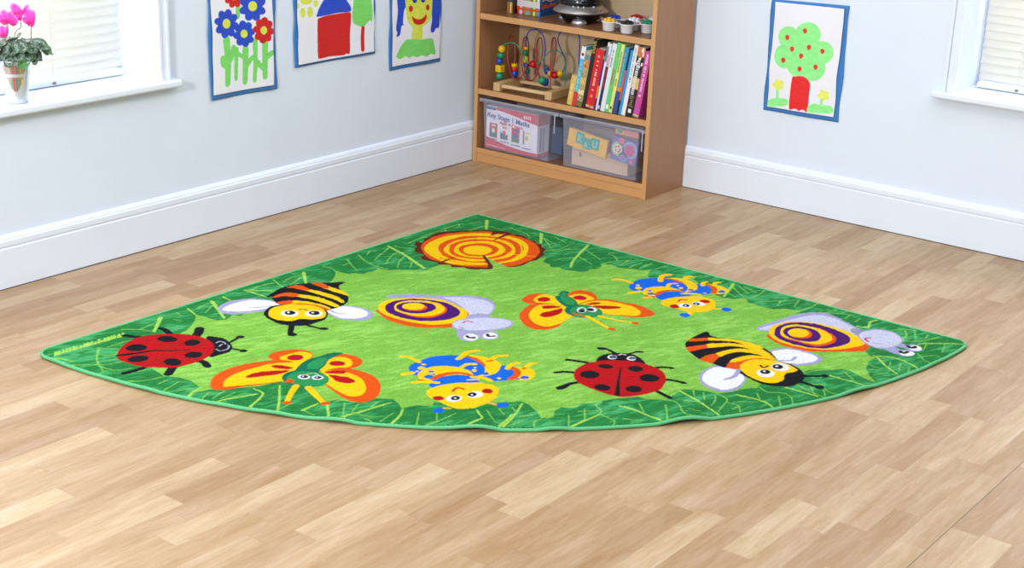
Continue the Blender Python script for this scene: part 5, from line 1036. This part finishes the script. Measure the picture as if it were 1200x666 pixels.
for a in ((235, 275, .01, .036, 1.3, .5, .2, 1, .15), (285, 300, .015, .024, 1.2, .9, 0, 0, .1), (250, 300, .03, .026, .9, .9, -.2, 1, .3), (95, 245, -.01, .032, -.5, .2, .5, 1, .3), (170, 330, .035, .026, .4, 1.1, .1, 1, .25), (215, 335, .025, .024, .9, 1.1, 0, 1, .3), (40, 320, .035, .030, -.7, .8, .3, 1, .3), (5, 290, .02, .034, -1.1, .7, .2, 1, .2), (138, 392, .052, .0175, 0, 1.25, 0, 0, .5), (75, 300, .035, .030, -.2, .8, 0, 1, .3), (120, 290, .03, .028, .2, .7, 0, 1, .25), (60, 375, .045, .020, -.5, 1.2, 0, 1, .3), (155, 265, -.02, .030, .8, .3, .2, 1, .2), (-20, 350, .01, .030, -1.3, .7, .1, 1, .3), (20, 250, -.02, .03, -1, .3, 0, 1, .2), (180, 300, .02, .03, .6, .5, .2, 1, .3), (110, 340, .045, .022, .1, 1.2, .1, 1, .3), (200, 370, .04, .014, .8, 1.3, .1, 1, .4)):
    leaf(a[0], a[1], a[2], a[3], Y0+a[4], a[5], a[6], a[7], a[8])
Ff = fr(0, 0, 11.1)
PETM = mat('cyclamen_petal', (255, 255, 255), .5, attr='dye', sheen=.2)
def bloom(stem_top, base, petals, depth):
    tp = plantpt(Ff, *stem_top, depth); bs = plantpt(Ff, *base, depth*.5)
    s_ = bmesh.new(); tube(s_, spline([tuple(tp+Vector((0, 0, .004))), tuple(tp*.95-Vector((0, 0, .012))), tuple(bs), (bs.x*.3, bs.y*.3, .118)], 6), .0013, 6); obj('flower_stalk', s_, flat(140, 96, 84), plant)
    fl = None
    for bx, by, tx, ty, w in petals:
        b = plantpt(Ff, bx, by, depth); t = plantpt(Ff, tx, ty, depth+.008*((int(tx+ty) % 3)-1)); ax = t-b; sd = ax.cross(fwd).normalized(); W = w/11.1*.0028/2*1.0; X = []; Cc = []
        for i in range(13):
            u = i/12; wd = W*(.30+1.0*math.sin(PI*min(1, .12+u*.80))**.8)*(1 if u < .93 else .75)
            for j in range(9):
                v = -1+j/4; X.append(tuple(b+ax*u+sd*wd*v+fwd*(.010*math.sin(PI*u)-.006*v*v+.003*math.sin(6*u+v*2)+.006*v*u)))
                e_ = abs(v) > .8 or u > .9
                Cc.append(lin((250, 110, 214) if e_ else (238, 30, 158) if (u < .35 or abs(v) < .3) else (246, 62, 182)))
        ij = np.arange(len(X)).reshape(13, 9); me = grid_mesh('petal', np.array(X), np.ones((12, 8), bool), ij, np.array(Cc))
        if fl is None: fl = obj('flower', me, PETM, plant); o = fl
        else: o = obj('petal', me, PETM, fl)
        md = o.modifiers.new('t', 'SOLIDIFY'); md.thickness = .0005
bloom((410, 350), (390, 550), [(408, 340, 345, 105, 95), (412, 340, 425, 130, 60), (400, 310, 290, 225, 62), (385, 300, 325, 240, 60), (410, 355, 412, 290, 36)], .012)
bloom((268, 250), (190, 460), [(272, 215, 150, 45, 92), (262, 270, 225, 130, 60), (285, 190, 362, 55, 44), (290, 170, 345, 60, 30), (260, 265, 215, 205, 40)], .0)
bloom((95, 325), (60, 500), [(95, 310, 28, 125, 80), (130, 320, 205, 215, 96), (105, 310, 130, 140, 70), (80, 320, 20, 250, 60), (150, 310, 150, 180, 60), (60, 300, -30, 190, 70)], .018)
bloom((60, 490), (40, 560), [(62, 490, 10, 330, 74), (70, 490, 95, 330, 40), (50, 490, -40, 380, 60)], .03)

# ------------------------------------------------------------------ light
w = bpy.data.worlds.new('sky'); SC.world = w; w.use_nodes = True; bg = w.node_tree.nodes['Background']; bg.inputs[0].default_value = (*lin((236, 243, 255)), 1); bg.inputs[1].default_value = .22
def area(name, loc, target, size, power, col=(1, 1, 1), sy=None):
    d = bpy.data.lights.new(name, 'AREA'); d.size = size; d.energy = power; d.color = col
    if sy: d.shape = 'RECTANGLE'; d.size_y = sy
    o = bpy.data.objects.new(name, d); COL.objects.link(o); o.location = loc; o.rotation_euler = (Vector(target)-Vector(loc)).to_track_quat('-Z', 'Y').to_euler(); return o
area('studio_softbox', (2.0, -6.3, 2.1), (.9, -.9, .2), .55, 150, (1, .99, .97))
area('ceiling_bounce', (2.6, -2.8, 3.3), (2.4, -2.6, 0), 5.0, 170, (.96, .98, 1))
area('daylight_left', (-.75, -2.75, 1.5), (.8, -2.4, .6), 1.5, 95, (.97, .985, 1))
area('daylight_back', (2.75, .85, 1.5), (2.6, -.8, .6), 1.4, 80, (1, .985, .95))
SC.view_settings.view_transform = 'Standard'; SC.view_settings.look = 'None'; SC.view_settings.gamma = 1; SC.view_settings.exposure = 0; SC.view_settings.use_curve_mapping = False
